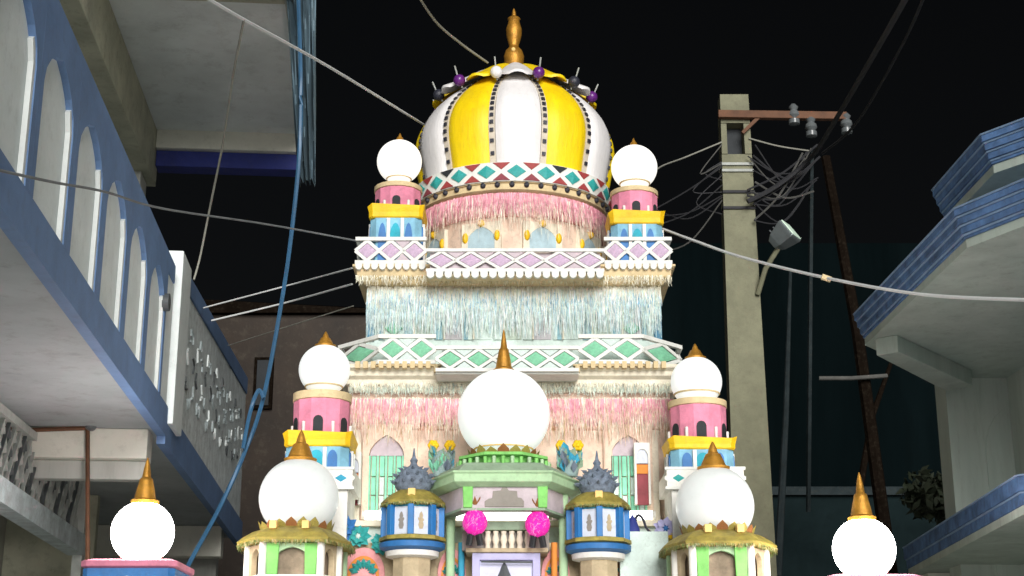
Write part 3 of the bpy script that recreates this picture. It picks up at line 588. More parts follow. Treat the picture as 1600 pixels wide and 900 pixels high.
# green balustrade below the central globe
gz0, gz1 = zat(733, Yp + .1), zat(708, Yp + .1)
gp_ = ngon(pcx, Yp + .4, .29, 8, pi / 8, .92 * .72 / .72)
bl = obj('green_pedestal', sweep(gp_, [(-.03, zcn + .002), (-.03, gz1 - .01), (.02, gz1 - .005), (.02, gz1 + .012), (-.03, gz1 + .02)]), 'green', T)
for k in range(32):
    a = 2 * pi * k / 32; rr = .278
    p = Vector((pcx + rr * sin(a), Yp + .4 - rr * cos(a), 0))
    obj('green_baluster', MB().tube([p + UP * (zcn + .003), p + UP * (gz1 - .012)], .012, 6), 'pale_green' if k % 2 else 'green', bl)
for k in range(-3, 4):
    a = radians(k * 11.2); p = Vector((pcx + .272 * sin(a), Yp + .4 - .272 * cos(a), zcn + .03)); n = Vector((sin(a), -cos(a), 0)); e = Vector((cos(a), sin(a), 0))
    obj('pedestal_opening', MB().prism([(-.018, 0), (.018, 0), (.018, .035), (-.018, .035)], p + n * .004, e, UP, n, .012), 'dark_gap', bl)
# small side domes by the porch
for pxc, dy in ((690, 0), (890, 0)):
    Y = 9.35; c = at(pxc, 720, Y); r = 24 * mpp(710, Y)
    sdm = obj('flower_bouquet', MB().lathe([(r * .5, zat(745, Y)), (r * .7, zat(722, Y)), (r * .5, zat(709, Y)), (.01, zat(703, Y))], c.x, Y, 12), 'slate_teal', T)
    for q in range(34):
        a = random.uniform(-1.9, 1.9); zq = random.uniform(.0, 1); mm = random.choice(('slate_teal', 'slate_beads', 'grey_green', 'sky_blue', 'mint'))
        piece('bouquet_leaf', cached(('bl', mm), lambda: MB().add([(0, 0, 0), (.5, -.25, .5), (0, -.3, 1), (-.5, -.25, .5), (0, .12, .5)], [(0, 1, 2), (0, 2, 3), (0, 4, 1), (1, 4, 2), (2, 4, 3), (3, 4, 0)]).mesh('bouquet_leaf', mm)), sdm,
              Matrix.Translation((c.x + sin(a) * r * .55, Y - cos(a) * r * .55, zat(742, Y) + zq * .13)) @ Matrix.Rotation(a, 4, 'Z') @ Matrix.Rotation(random.uniform(-.5, .5), 4, 'Y') @ Matrix.Diagonal((.05, .09, .075, 1)))
    for k in (-1, 1):
        for q in range(7):
            a = 2 * pi * q / 6; rr = 0 if q == 6 else 4.6 * mpp(700, Y)
            obj('yellow_petal', MB().sphere(at(pxc + k * 13, 696, Y - .03) + Vector((rr * cos(a), -.01 * (q == 6), rr * sin(a))), 4.6 * mpp(700, Y), 8, 6), 'gold_yellow', sdm)
petm = cached('lotus', lambda: MB().add([(-.5, 0, 0), (.5, 0, 0), (.42, -.25, .5), (0, -.6, 1), (-.42, -.25, .5), (0, -.2, .3), (0, .1, .2)], [(0, 1, 5), (1, 2, 5), (2, 3, 5), (3, 4, 5), (4, 0, 5), (0, 6, 1), (1, 6, 3), (3, 6, 0)]).mesh('lotus_petal', 'olive_gold'))
petd = cached('lotusd', lambda: MB().add([(-.5, 0, 0), (.5, 0, 0), (.42, -.25, .5), (0, -.6, 1), (-.42, -.25, .5), (0, -.2, .3), (0, .1, .2)], [(0, 1, 5), (1, 2, 5), (2, 3, 5), (3, 4, 5), (4, 0, 5), (0, 6, 1), (1, 6, 3), (3, 6, 0)]).mesh('lotus_petal', 'flower_brown'))
def lotus(parent, cx, cy, z, r, n, h):
    for k in range(n):
        a = 2 * pi * k / n
        piece('lotus_petal', petm if k % 3 else petd, parent, Matrix.Translation((cx + r * sin(a), cy - r * cos(a), z)) @ Matrix.Rotation(a, 4, 'Z') @ Matrix.Diagonal((2 * pi * r / n * 1.15, h * .7, h * random.uniform(.8, 1.2), 1)))
cl = lamp(787, 648, 72, Yp + .4, 515, 'globe_mid', 'largest globe, above the green balustrade in the middle of the shrine', G, 704, 13, collar='gold_light')
lotus(cl, at(787, 648, Yp + .4).x, Yp + .4, gz1 + .015, .2, 18, .055)

# ------------------------------------------------------------------ green pavilions carrying the two big front globes
def pavilion(pxc, sgn, dy, label):
    Y = 8.62; m = mpp(850, Y - .25); cx = X(pxc, 850, Y); h = lambda py: zat(py + dy, Y - .3)
    P = thing('corner_pavilion', label, 'pavilion', (cx, Y, zt), 'green columned pavilions at the front corners')
    fw, ow = 45 * m, 72 * m; off = -sgn * 6 * m
    pl = [(cx - fw + off, Y - .28), (cx + fw + off, Y - .28), (cx + ow, Y - .08), (cx + ow, Y + .2), (cx + fw, Y + .3), (cx - fw, Y + .3), (cx - ow, Y + .2), (cx - ow, Y - .08)]
    obj('base_slab', sweep(pl, [(.03, zt + .004), (.03, h(897) - .002)]), 'white_paint', P, .004)
    obj('core_wall', sweep(pl, [(-.045, h(897)), (-.045, h(846))]), 'brown_niche', P)
    for i in range(8):
        a, b = Vector((*pl[i], 0)), Vector((*pl[(i + 1) % 8], 0)); e = (b - a); L = e.length; e.normalize(); n = e.cross(UP)
        H = h(847) - h(897)
        obj('arch_frame', MB().prism(arch_frame(L - .04, H, (L - .04) * .62, H * .55, H * .32, .2), (a + b) / 2 + UP * h(897), e, UP, n, .035), 'pale_green' if i == 0 else 'beige', P, .003)
        for t, mm in ((.17, 'green'), (.83, 'green')):
            q = a + e * L * t + n * .012
            if i in (0,): obj('green_pilaster', MB().prism([(-.03, 0), (.03, 0), (.036, H), (-.036, H)], q + UP * h(897), e, UP, n, .022), mm, P, .005)
        obj('column', MB().tube([a + UP * h(897), a + UP * h(846.5)], .022, 10), 'white_paint' if i in (0, 1, 2, 7) else 'pale_green', P)
    zc = h(846)
    rf = obj('flared_roof', MB().loft([[(p.x, p.y, z) for p in offset(pl, d)] for d, z in ((.0, zc), (.055, zc - .005), (.065, zc + .02), (.03, zc + .05), (-.02, zc + .08), (-.08, zc + .1), (-.14, zc + .11))]), 'olive_gold', P)
    zt2 = zc + .11
    lotus(P, cx, Y, zt2 - .015, .2, 20, .05)
    ev = offset(pl, .058)
    def ept(u, ev=ev, z=zc + .006):
        f = u * 8; i = int(f) % 8; a, b = ev[i], ev[(i + 1) % 8]; q = a + (b - a) * (f % 1); d_ = (b - a).normalized(); return Vector((q.x, q.y, z)), Vector((d_.y, -d_.x, 0))
    fringe('tinsel_gold', 700, ept, .005, .026, .002, .002, P); fringe('tinsel_olive', 900, ept, .008, .036, .002, .002, P)
    for k in (-1, 1): obj('gold_block', MB().box(cx + k * .09 - .02, cx + k * .09 + .02, Y - .285, Y - .2, zt2 - .035, zt2 + .01), 'gold_light', P, .004)
    return zt2
pavilion(462, -1, 0, 'left green pillared pavilion with olive flared roof carrying a white globe')
pavilion(1122, 1, 6, 'right green pillared pavilion with olive flared roof carrying a white globe')
l1 = lamp(467, 778, 62, 8.62, 672, 'globe_soft', 'big dull white globe on the left pavilion, slim brass spire on top', G, 829, 20)
l2 = lamp(1117, 790, 61, 8.62, 690, 'globe_soft', 'big dull white globe on the right pavilion, slim brass spire on top', G, 838, 20)

# ------------------------------------------------------------------ blue kiosks
def kiosk(pxc, dy, label, hat):
    Y = 8.9; R = 43 * mpp(810, Y); cx = X(pxc, 810, Y); h = lambda py: zat(py + dy, Y - R)
    Kk = thing('kiosk', label, 'kiosk', (cx, Y, zt), 'blue and white octagonal kiosks')
    obj('pedestal', sweep(ngon(cx, Y, R * .72, 8, pi / 8), [(0, zt + .004), (0, h(868))]), 'beige', Kk, .004)
    obj('white_ring', MB().lathe([(R * .7, h(869)), (R * .95, h(866)), (R * .98, h(858)), (R * .8, h(855))], cx, Y, 32), 'white_paint', Kk)
    obj('blue_disc', MB().lathe([(R * .9, h(858)), (R * 1.18, h(853)), (R * 1.2, h(845)), (R * 1.0, h(842))], cx, Y, 32), 'blue', Kk)
    obj('green_ledge', MB().lathe([(R * 1.02, h(844)), (R * 1.22, h(841)), (R * 1.2, h(835)), (R * .98, h(833))], cx, Y, 8, 0), 'olive_gold', Kk)
    obj('core_wall', sweep(ngon(cx, Y, R * .93, 8), [(0, h(835)), (0, h(786))]), 'sky_blue', Kk)
    P8 = ngon(cx, Y, R, 8)
    for i in range(8):
        a, b = Vector((*P8[i], 0)), Vector((*P8[(i + 1) % 8], 0)); e = b - a; L = e.length; e.normalize(); n = e.cross(UP); c = (a + b) / 2
        pn = obj('wall_panel', MB().prism([(-L * .42, 0), (L * .42, 0), (L * .42, h(790) - h(834)), (-L * .42, h(790) - h(834))], c + UP * h(834) - n * .0, e, UP, n, .03), 'panel_white', Kk, .003)
        H_ = h(790) - h(834); fg = [(-.25, 0), (.25, 0), (.42, .22), (.30, .42), (.5, .5), (.34, .6), (.22, .6), (.3, .74), (.2, .9), (0, 1.0), (-.2, .9), (-.3, .74), (-.22, .6), (-.4, .66), (-.5, .56), (-.30, .42), (-.42, .22)]
        sg = random.choice((-1, 1)); fg = [(x * sg * L * .32, z * H_ * .62) for x, z in fg]
        obj('painted_figure', MB().prism(fg if sg > 0 else fg[::-1], c + UP * (h(834) + H_ * .2) + n * .002, e, UP, n, .005), ('beige', 'grey_relief')[i % 2], pn)
        obj('pilaster', MB().bar(a + UP * h(835), a + UP * h(787), .036, .05, up=(a - Vector((cx, Y, 0))).normalized()), 'deep_blue', Kk, .004)
    rf = obj('flared_roof', MB().lathe([(R * .95, h(787)), (R * 1.16, h(785)), (R * 1.18, h(780)), (R * 1.0, h(772)), (R * .75, h(764)), (R * .55, h(760))], cx, Y, 8, 0), 'olive_gold', Kk)
    kp = lambda u: (Vector((cx + R * 1.15 * sin(2 * pi * u), Y - R * 1.15 * cos(2 * pi * u), h(784))), Vector((sin(2 * pi * u), -cos(2 * pi * u), 0)))
    fringe('tinsel_olive', 500, kp, .004, .024, .002, .002, Kk); fringe('tinsel_gold', 300, kp, .004, .018, .002, .002, Kk)
    obj('gold_block', MB().box(cx - .022, cx + .022, Y - R * .98, Y - R * .6, h(777), h(762)), 'gold_light', rf, .004)
    z0 = h(761); r = R * .68
    dm_ = obj('kiosk_dome', MB().lathe([(r * .85, z0), (r, z0 + .03), (r * .98, z0 + .07), (r * .74, z0 + .115), (r * .42, z0 + .14), (r * .22, z0 + .155), (r * .16, z0 + .17), (r * .22, z0 + .185), (r * .1, z0 + .205), (.003, z0 + .26)], cx, Y, 20), 'slate_beads', Kk)
    bm_ = cached('spike', lambda: MB().loft([[(sin(a) * .5, -cos(a) * .5, 0) for a in (0, 1.57, 3.14, 4.71)], [(0, 0, 1)] * 4], False).mesh('spike', 'slate_beads'))
    for ring, (rr, zz, nn) in enumerate(((1.0, .05, 14), (.9, .09, 12), (.6, .128, 9))):
        for k in range(nn):
            a = 2 * pi * (k + ring * .5) / nn; d = Vector((sin(a), -cos(a), .35)).normalized(); M = d.to_track_quat('Z', 'Y').to_matrix().to_4x4(); M.translation = Vector((cx + r * rr * sin(a), Y - r * rr * cos(a), z0 + zz))
            piece('spike', bm_, dm_, M @ Matrix.Diagonal((.026, .026, .036, 1)))
kiosk(645, 0, 'left blue and white octagonal kiosk with spiky grey dome left of the door', 0)
kiosk(934, 4, 'right blue and white octagonal kiosk with spiky grey dome right of the door', 0)

# ------------------------------------------------------------------ tube lights on the ledge
for a, b, lb in ((566, 700, 'lit white tube on the ledge behind the left blue kiosk'), (708, 862, 'lit white tube on the ledge behind the pink lanterns'), (888, 1024, 'lit white tube on the ledge behind the right blue kiosk')):
    Y = 9.36 if a != 708 else 9.34; p, q = at(a, 805, Y), at(b, 805, Y); r = 7 * mpp(805, Y)
    tl = thing('tube_light', lb, 'tube light', ((p.x + q.x) / 2, Y, p.z - r), 'white tube lights on the ledge')
    obj('glass_tube', MB().tube([p + Vector((.02, 0, 0)), q - Vector((.02, 0, 0))], r, 12), 'tube_glow', tl)
    for e_, s_ in ((p, 1), (q, -1)): obj('end_cap', MB().tube([e_, e_ + Vector((.02 * s_, 0, 0))], r * 1.05, 12), 'white_paint', tl)

# ------------------------------------------------------------------ pink lanterns
for px, py, lb in ((742, 816, 'round magenta paper lantern left of the door under the porch'), (840, 819, 'round magenta paper lantern right of the door under the porch')):
    Y = 8.72; c = at(px, py, Y); r = 19.5 * mpp(py, Y)
    ln = thing('paper_lantern', lb, 'lantern', (c.x, Y, c.z - r * 1.7), 'magenta lanterns by the door')
    obj('lantern_shade', MB().sphere(c, r, 28, 18, 1.05), 'lantern_pink', ln)
    tn = MB()
    for k in range(260):
        d = Vector((random.gauss(0, 1), random.gauss(0, 1), random.gauss(0, .9))).normalized(); d2 = (d + Vector((random.uniform(-.4, .4), random.uniform(-.4, .4), random.uniform(-.4, .4)))).normalized()
        s_ = d.cross(Vector((.3, .2, .9))).normalized() * .0022; a = c + d * r * .98; b = c + d2 * r * random.uniform(1.1, 1.3)
        tn.add([a - s_, a + s_, b], [(0, 1, 2)])
    tq = obj('tinsel_fringe', tn, 'tinsel', ln); tq['kind'] = 'stuff'
    zb = c.z - r
    for s_ in (-1, 1): obj('foot', MB().tube([Vector((c.x + s_ * .012, Y, zb + .02)), Vector((c.x + s_ * .026, Y, zb - .01)), Vector((c.x + s_ * .034, Y, zb - r * .85))], .019, 8), 'black', ln)
    fl = obj('flower_cap', MB().lathe([(r * .45, c.z + r * .9), (r * .5, c.z + r * 1.02), (r * .2, c.z + r * 1.12), (.004, c.z + r * 1.2)], c.x, Y, 12), 'maroon', ln)
    for k in range(18):
        a = 2 * pi * k / 9 + .3 * (k > 8); piece('cap_petal', petd, fl, Matrix.Translation((c.x + .02 * sin(a), Y - .02 * cos(a), c.z + r * (1.0 + .1 * (k > 8)))) @ Matrix.Rotation(a, 4, 'Z') @ Matrix.Diagonal((.034, .05 if k < 9 else .02, .075, 1)))
# dark bird-like ornament on the ledge
o = at(990, 832, 9.0)
sw = thing('bird_ornament', 'small dark blue ornament with a curved neck right of the right kiosk', 'ornament', o)
obj('body', MB().lathe([(.045, o.z), (.042, o.z + .02), (.02, o.z + .08), (.004, o.z + .105)], o.x - .005, 9.0, 14), 'navy', sw)
obj('neck', MB().tube(spline([at(994, 830, 9), at(993, 812, 9), at(998, 805, 9), at(1005, 812, 9), at(1010, 825, 9), at(1018, 832, 9), at(1030, 833, 9)]), .010, 8, .006), 'dark_bead', sw)
obj('ornament_stand', MB().box(o.x - .09, o.x + .2, 8.94, 9.07, zt + .004, o.z - .001), 'pale_teal', sw, .004)

# ------------------------------------------------------------------ outer gate pillars with the bright lamps
for px0, px1, pyt, gpx, gpy, tip, lb, lb2 in ((148, 288, 872, 223, 832, 715, 'blue painted square gate pillar with pink cap at lower left', 'brightest globe at lower left on the blue gate pillar, tall brass spire'), (1303, 1400, 896, 1350, 858, 738, 'square gate pillar with magenta cap at lower right', 'brightest globe at lower right, alone against the dark street')):
    Y = 8.0; cx = X((px0 + px1) / 2, 880, Y); hw = 70 * mpp(880, Y); z1 = zat(pyt, Y - hw)
    gp = thing('gate_pillar', lb, 'pillar', (cx, Y, 0), 'gate pillars')
    obj('shaft', sweep(rect(cx - hw, cx + hw, Y - hw, Y + hw, .03), [(0, .012), (0, z1 - .05)]), 'blue', gp)
    obj('cap', sweep(rect(cx - hw, cx + hw, Y - hw, Y + hw, .03), [(-.01, z1 - .049), (.012, z1 - .04), (.012, z1 - .012), (-.03, z1)]), 'pink_deep', gp, .004)
    for k in range(3):
        w = hw * .6; obj('arched_panel', MB().prism(arch_pts(w * .8, .14, .08), (cx + (k - 1) * w, Y - hw - .008, z1 - .31), (1, 0, 0), UP, (0, -1, 0), .012), ('sky_blue', 'pale_teal', 'sky_blue')[k], gp)
    lamp(gpx, gpy, 48.5, Y, tip, 'globe_bright', lb2, 'bright lamps on the gate pillars', pyt - 1, 17)

# ================================================================== LEFT HOUSE
LH = thing('house', 'grey house on the left with a blue arched balcony and overhanging soffits', 'house', FL.p(-2.6, 9, 0))
Lb, Lw = -1.4, -3.0
obj('facade_wall', MB().fbox(FL, Lw - .3, Lw, 3.5, 15.2, .012, 9), 'grey_plaster', LH)
obj('balcony_slab', MB().fbox(FL, Lw + .002, Lb - .06, 3.5, 14.9, 3.44, 3.6), 'soffit_darkened', LH)
obj('balcony_edge', MB().fbox(FL, Lb - .058, Lb, 3.5, 9.5, 3.41, 3.6), 'house_blue', LH)
obj('balcony_edge', MB().fbox(FL, Lb - .058, Lb - .004, 9.503, 14.95, 3.36, 3.6), 'house_blue', LH)
par = obj('balcony_parapet', MB().fbox(FL, Lb - .055, Lb - .001, 3.5, 9.45, 4.40, 4.52), 'house_blue', LH, .004)
# arched bays: a blue arch frame and a recessed pale infill in each
pitch = .72
for k in range(7):
    s1 = 8.44 + .72 - k * pitch; s0 = s1 - pitch; mid = (s0 + s1) / 2 - .09 * 0
    o = FL.p(Lb, mid, 3.602)
    obj('arch_frame', MB().prism(arch_frame(pitch - .002, .797, pitch - .135, .50, .22, .25), o, FL.d, UP, FL.r, .05), 'house_blue', par)
    obj('arch_infill', MB().prism(arch_pts(pitch - .135, .50, .22, 10, .25), FL.p(Lb - .03, mid, 3.602), FL.d, UP, FL.r, .018), 'infill', par)
    # pale reveal along the far jamb
    jw = (pitch - .135) / 2
    obj('arch_reveal', MB().prism([(jw - .035, 0), (jw, 0), (jw, .52), (jw - .05, .60), (jw - .075, .58), (jw - .035, .50)], FL.p(Lb - .006, mid, 3.604), FL.d, UP, FL.r, .022), 'slot_edge', par)
obj('balcony_panel', MB().fbox(FL, Lb - .05, Lb - .012, 9.163, 9.5, 3.602, 4.4), 'infill', LH)
obj('round_vent', MB().lathe([(.02, -.02), (.055, -.02), (.055, .02), (.02, .02)], 0, 0, 20), 'iron', LH).matrix_basis = Matrix.Translation(FL.p(Lb + .01, 9.08, 4.17) - BASE[LH.name]) @ FL.r.to_track_quat('Z', 'Y').to_matrix().to_4x4() @ Matrix.Translation(BASE[LH.name])
obj('balcony_post', MB().fbox(FL, Lb - .09, Lb + .03, 9.55, 9.98, 3.50, 4.66), 'infill', LH, .006)
obj('relief_panel', MB().prism([(0, 0), (4.6, 0), (4.6, 1.22), (0, .92)], FL.p(Lb - .008, 10.05, 3.602), FL.d, UP, FL.r, .04), 'relief_pale', LH)
obj('relief_rail', MB().prism([(0, .92), (4.6, 1.22), (4.6, 1.38), (0, 1.05)], FL.p(Lb + .004, 10.05, 3.604), FL.d, UP, FL.r, .06), 'house_blue', LH, .004)
for k in range(8):
    o = FL.p(Lb - .004, 10.3 + k * .53, 3.66)
    for j in range(7):
        a = j * 2 * pi / 7 + .4 * k; c = o + FL.d * (cos(a) * .16 + .16 + random.uniform(-.05, .05)) + UP * (sin(a) * .24 + .42 + .03 * k)
        obj('relief_scroll', MB().tube(spline([c, c + FL.d * .08 * cos(a + 1) + UP * .08 * sin(a + 1), c + FL.d * .11 * cos(a + 2) + UP * .11 * sin(a + 2)], 4), .010, 5), ('iron', 'relief_grey', 'relief_grey', 'infill')[(j + k) % 4], LH)
# soffit beams under the balcony
obj('soffit_beam', MB().fbox(FL, Lw + .002, Lb - .1, 9.42, 9.62, 3.25, 3.438), 'cream_beam', LH, .006)
obj('soffit_beam', MB().fbox(FL, Lw + .002, Lb - .1, 9.5, 9.6, 3.13, 3.248), 'grey_plaster', LH, .006)
obj('soffit_beam', MB().fbox(FL, Lw + .002, Lb - .1, 14.0, 14.2, 3.16, 3.438), 'cream_beam', LH, .006)
obj('back_wall', MB().fbox(FL, Lw + .002, Lb - .2, 14.6, 14.8, .012, 3.436), 'grey_plaster', LH)
obj('inner_wall', MB().fbox(FL, Lw + .003, Lb - .9, 12.2, 12.3, .012, 3.436), 'olive_plaster', LH)
# ground-floor brick ledge seen behind the lamp
for k in range(9):
    obj('ledge_block', MB().fbox(FL, Lw + .2 + k * .19, Lw + .37 + k * .19, 12.0, 12.19, 2.55 + random.uniform(-.02, .02), 2.74 + random.uniform(-.02, .03)), 'beige' if k % 3 else 'grey_plaster', LH, .012)
# upper floor slab, beams, drape
U = 6.6
obj('upper_slab', MB().fbox(FL, -2.05, -.80, 8.2, 12.2, U, U + .16), 'grey_soffit', LH)
obj('slab_edge', MB().fbox(FL, -.798, -.74, 8.2, 12.25, U - .05, U + .2), 'pipe_grey', LH)
obj('slab_beam', MB().fbox(FL, -2.05, -.80, 12.203, 12.4, U - .165, U + .16), 'cream_beam', LH, .005)
obj('slab_beam', MB().fbox(FL, -2.05, -.80, 12.26, 12.44, U - .31, U - .167), 'navy', LH, .005)
obj('slab_beam', MB().fbox(FL, -2.05, -.80, 9.55, 9.68, U - .05, U - .002), 'olive_plaster', LH)
obj('side_beam', MB().fbox(FL, -2.42, -2.053, 8.2, 12.38, U - .46, U + .16), 'olive_plaster', LH, .006)
obj('upper_wall', MB().fbox(FL, Lw + .002, -2.422, 8.2, 12.6, U - .3, U + 2.2), 'grey_plaster', LH)
obj('corner_column', MB().fbox(FL, -2.36, -2.12, 12.0, 12.3, 3.602, U - .462), 'grey_plaster', LH, .006)
# hanging tarpaulin at the slab's corner
mb = MB(); mb.sm = True; ns, nz = 26, 20; P0 = at(449, 282, 9.5); g = []
for side in (0, 1):
    for j in range(nz + 1):
        for i in range(ns + 1):
            px = 452 + 42 * i / ns + 9 * (j / nz) * (i / ns - .9) * -.0; py = 283 - 330 * j / nz; taper = 1 - .35 * (1 - i / ns) * (j / nz) * -1
            px = (451 if j < 0 else 466 - 24 * j / nz) + (494 - (466 - 24 * j / nz)) * i / ns
            q = at(px, py + (4 * sin(i * 2.1) if j == 0 else 0), 9.5); q.y += .06 * sin(i * .9 + j * .12) + .03 * sin(i * 2.3 - j * .3) + side * .012; g.append(q)
n1 = (ns + 1) * (nz + 1); mb.v = g; w1 = ns + 1
for j in range(nz):
    for i in range(ns): k = j * w1 + i; mb.f.append([k, k + 1, k + w1 + 1, k + w1]); mb.f.append([n1 + k, n1 + k + w1, n1 + k + w1 + 1, n1 + k + 1])
for j in range(nz): 
    for i in (0, ns): k = j * w1 + i; mb.f.append([k, k + w1, n1 + k + w1, n1 + k])
for i in range(ns): mb.f.append([i, i + 1, n1 + i + 1, n1 + i])
solo('tarpaulin', mb, 'tarp', 'long grey blue tarpaulin hanging at the corner of the left house', 'tarpaulin', P0)
# staircase railing low on the left with iron lattice
SR = thing('stair_railing', 'dark iron lattice railing with a pale post under the left balcony', 'railing', FL.p(-2.2, 9.5, 2.6))
Lr = -2.2; zr = lambda px, py: FL.onL(px, py, Lr)[1]
st, sb = FL.onL(8, 650, Lr), FL.onL(125, 742, Lr); bt, bb = FL.onL(8, 765, Lr), FL.onL(112, 838, Lr)
obj('top_rail', MB().bar(FL.p(Lr, st[0] - 1, st[1]), FL.p(Lr, sb[0] + .1, sb[1]), .05, .05), 'pipe_grey', SR)
obj('bottom_rail', MB().bar(FL.p(Lr, bt[0] - 1, bt[1] - .04), FL.p(Lr, sb[0] + .1, bb[1] - .04), .12, .14), 'relief_grey', SR)
z_lo, z_hi = bt[1], st[1]; s_lo, s_hi = st[0] - .8, sb[0]
nb = 22
for i in range(nb):
    s_ = s_lo + (s_hi - s_lo) * (i + .5) / nb; ds = (s_hi - s_lo) / nb
    for d in (-1, 1): obj('lattice_strip', MB().bar(FL.p(Lr + d * .006, s_ - d * ds * .9, z_lo + .03), FL.p(Lr + d * .006, s_ + d * ds * .9, z_hi - .025), .012, .022, up=FL.r), 'pipe_grey' if (i + d) % 3 else 'iron', SR)
obj('post', MB().fbox(FL, Lr - .02, Lr + .05, sb[0] + .05, sb[0] + .16, 1.2, zr(125, 745)), 'pipe_grey', SR, .004)
pp = FL.onL(137, 690, -2.05)
dp = thing('drain_pipe', 'thin rusty drain pipe with an elbow below the left balcony beam', 'pipe', FL.p(-2.05, 9.3, 1))
obj('pipe', MB().tube([at(137, 900, 9.2), at(137, 668, 9.2)], .014), 'rust', dp)
obj('elbow_joint', MB().sphere(at(142, 664, 9.2), .04, 12, 8), 'iron', dp)
obj('pipe', MB().tube([at(137, 669, 9.2), at(50, 672, 9.15), at(2, 668, 9.1)], .014), 'rust', dp)

# ================================================================== RIGHT HOUSE
RH = thing('house', 'greenish grey house on the right with blue stepped eaves and octagonal balconies', 'house', FR.p(3.6, 9, 0))
def slab(name, plan, z0, z1, m, steps=3, edge='right_blue'):
    pl = [tuple(FR.p(L, s, 0)[:2]) for L, s in plan]
    h = (z1 - z0) / steps
    obj(name, sweep(pl, [(-.03, z0 - .03), (-.03, z0 + .02)]), m, RH)
    for k in range(steps):
        a = z0 + k * h + .021 * (k == 0); b = z0 + (k + 1) * h; d = -.02 + .016 * k
        obj('eave_moulding', sweep(pl, [(d, a), (d, b - .012)]), edge, RH, .003)
        obj('eave_lip', sweep(pl, [(d + .004, b - .0115), (d + .008, b - .003), (d - .01, b - .0005)]), 'lip_blue', RH)
slab('upper_balcony', [(2.92, 7.69), (3.25, 7.2), (5.2, 7.2), (5.2, 9.2), (3.3, 9.2), (2.92, 8.57)], 4.62, 4.82, 'right_plaster', 4)
slab('lower_balcony', [(2.75, 7.75), (3.1, 7.0), (5.2, 7.0), (5.2, 11.0), (3.55, 10.9), (2.75, 9.92)], 4.2, 4.4, 'right_plaster', 4)
pl = [tuple(FR.p(L, s, 0)[:2]) for L, s in [(2.80, 9.72), (2.92, 9.62), (3.75, 10.6), (3.62, 10.8)]]
obj('corner_beam', sweep(pl, [(0, 4.05), (0, 4.168)]), 'right_plaster', RH, .005)
obj('return_wall', MB().fbox(FR, 3.63, 6.2, 10.85, 11.1, .012, 4.168), 'right_plaster', RH)
obj('street_wall', MB().fbox(FR, 4.1, 4.4, 4.6, 10.845, .012, 4.65), 'right_plaster', RH)
obj('wall_beam', MB().fbox(FR, 3.3, 4.098, 8.2, 8.4, 4.45, 4.588), 'right_plaster', RH, .005)
o = FR.p(4.2, 10.84, 2.6)
ar = [(p[0], p[1]) for p in arch_pts(.62, 1.0, .38, 12)]; ar2 = [(p[0] * .88, p[1] * .97) for p in arch_pts(.62, 1.0, .38, 12)]
obj('arch_moulding', MB().prism(ar + ar2[::-1], o, FR.r, UP, -FR.d, .02), 'right_plaster', RH)
Zc = 3.0
slab('porch_roof', [(3.456, 11.66), (3.12, 8.25), (3.4, 7.9), (4.09, 7.9), (4.09, 11.9), (3.6, 11.9)], Zc - .19, Zc, 'right_plaster', 2)
slab('porch_roof', [(3.16, 8.1), (3.0, 6.6), (4.09, 6.6), (4.09, 8.1)], Zc + .03, Zc + .2, 'right_plaster', 3)
obj('porch_beam', MB().fbox(FR, 3.56, 4.05, 11.4, 11.6, Zc - .42, Zc - .222), 'cream_beam', RH, .005)
obj('porch_wall', MB().fbox(FR, 3.66, 4.08, 11.62, 11.8, .012, Zc - .222), 'right_plaster', RH)

# ================================================================== ELECTRIC POLE, LAMP, FAR POLES
Yq = 12.5
b0, b1 = at(1160, 900, Yq), at(1145, 153, Yq); w0, w1 = 32 * mpp(900, Yq), 22 * mpp(160, Yq); cxp = b1.x
PO = thing('electric_pole', 'grey concrete electricity pole with a slot and rusty crossarm near the top', 'pole', (cxp, Yq, 0))
zt1 = b1.z; hz0, hz1 = zat(246, Yq), zat(198, Yq); wf = lambda z: w0 + .03 + (w1 - w0 - .03) * z / zt1
def polebox(mb, x0, x1, z0, z1):
    a, b = wf(z0), wf(z1); mb.box8([(cxp + x0 * a, Yq - .09, z0), (cxp + x1 * a, Yq - .09, z0), (cxp + x1 * a, Yq + .09, z0), (cxp + x0 * a, Yq + .09, z0), (cxp + x0 * b, Yq - .08, z1), (cxp + x1 * b, Yq - .08, z1), (cxp + x1 * b, Yq + .08, z1), (cxp + x0 * b, Yq + .08, z1)])
mb = MB()
polebox(mb, -1, 1, .012, hz0); polebox(mb, -1, -.62, hz0, hz1); polebox(mb, .55, 1, hz0, hz1); polebox(mb, -1, 1, hz1, zt1)
shaft = obj('pole_shaft', mb, 'concrete', PO)
obj('slot_back', MB().box(cxp - .6 * w1, cxp + .54 * w1, Yq + .04, Yq + .07, hz0 + .005, hz1 - .005), 'dark_gap', PO)
ya = Yq - .12
arm = obj('crossarm', MB().bar(at(1122, 179, ya), at(1322, 182, ya), .06, .07), 'rust', PO, .004)
obj('arm_brace', MB().bar(at(1160, 208, ya), at(1185, 184, ya), .03, .03), 'rust', PO)
for px, py in ((1267, 195), (1322, 190), (1240, 176)):
    c = at(px, py, ya); obj('insulator', MB().lathe([(.02, c.z - .12), (.05, c.z - .11), (.05, c.z - .07), (.03, c.z - .06), (.055, c.z - .03), (.05, c.z + .0), (.03, c.z + .02), (.045, c.z + .05), (.02, c.z + .08)], c.x, ya, 12), 'ceramic', PO)
for py, w_ in ((262, 1.05), (272, 1.04), (305, 1.03), (330, 1.03)):
    z = zat(py, Yq); a = wf(z) * w_; obj('clamp_band', MB().box(cxp - a, cxp + a, Yq - .1, Yq + .1, z - .012, z + .012), 'wire_dark' if py > 280 else 'pipe_grey', PO)
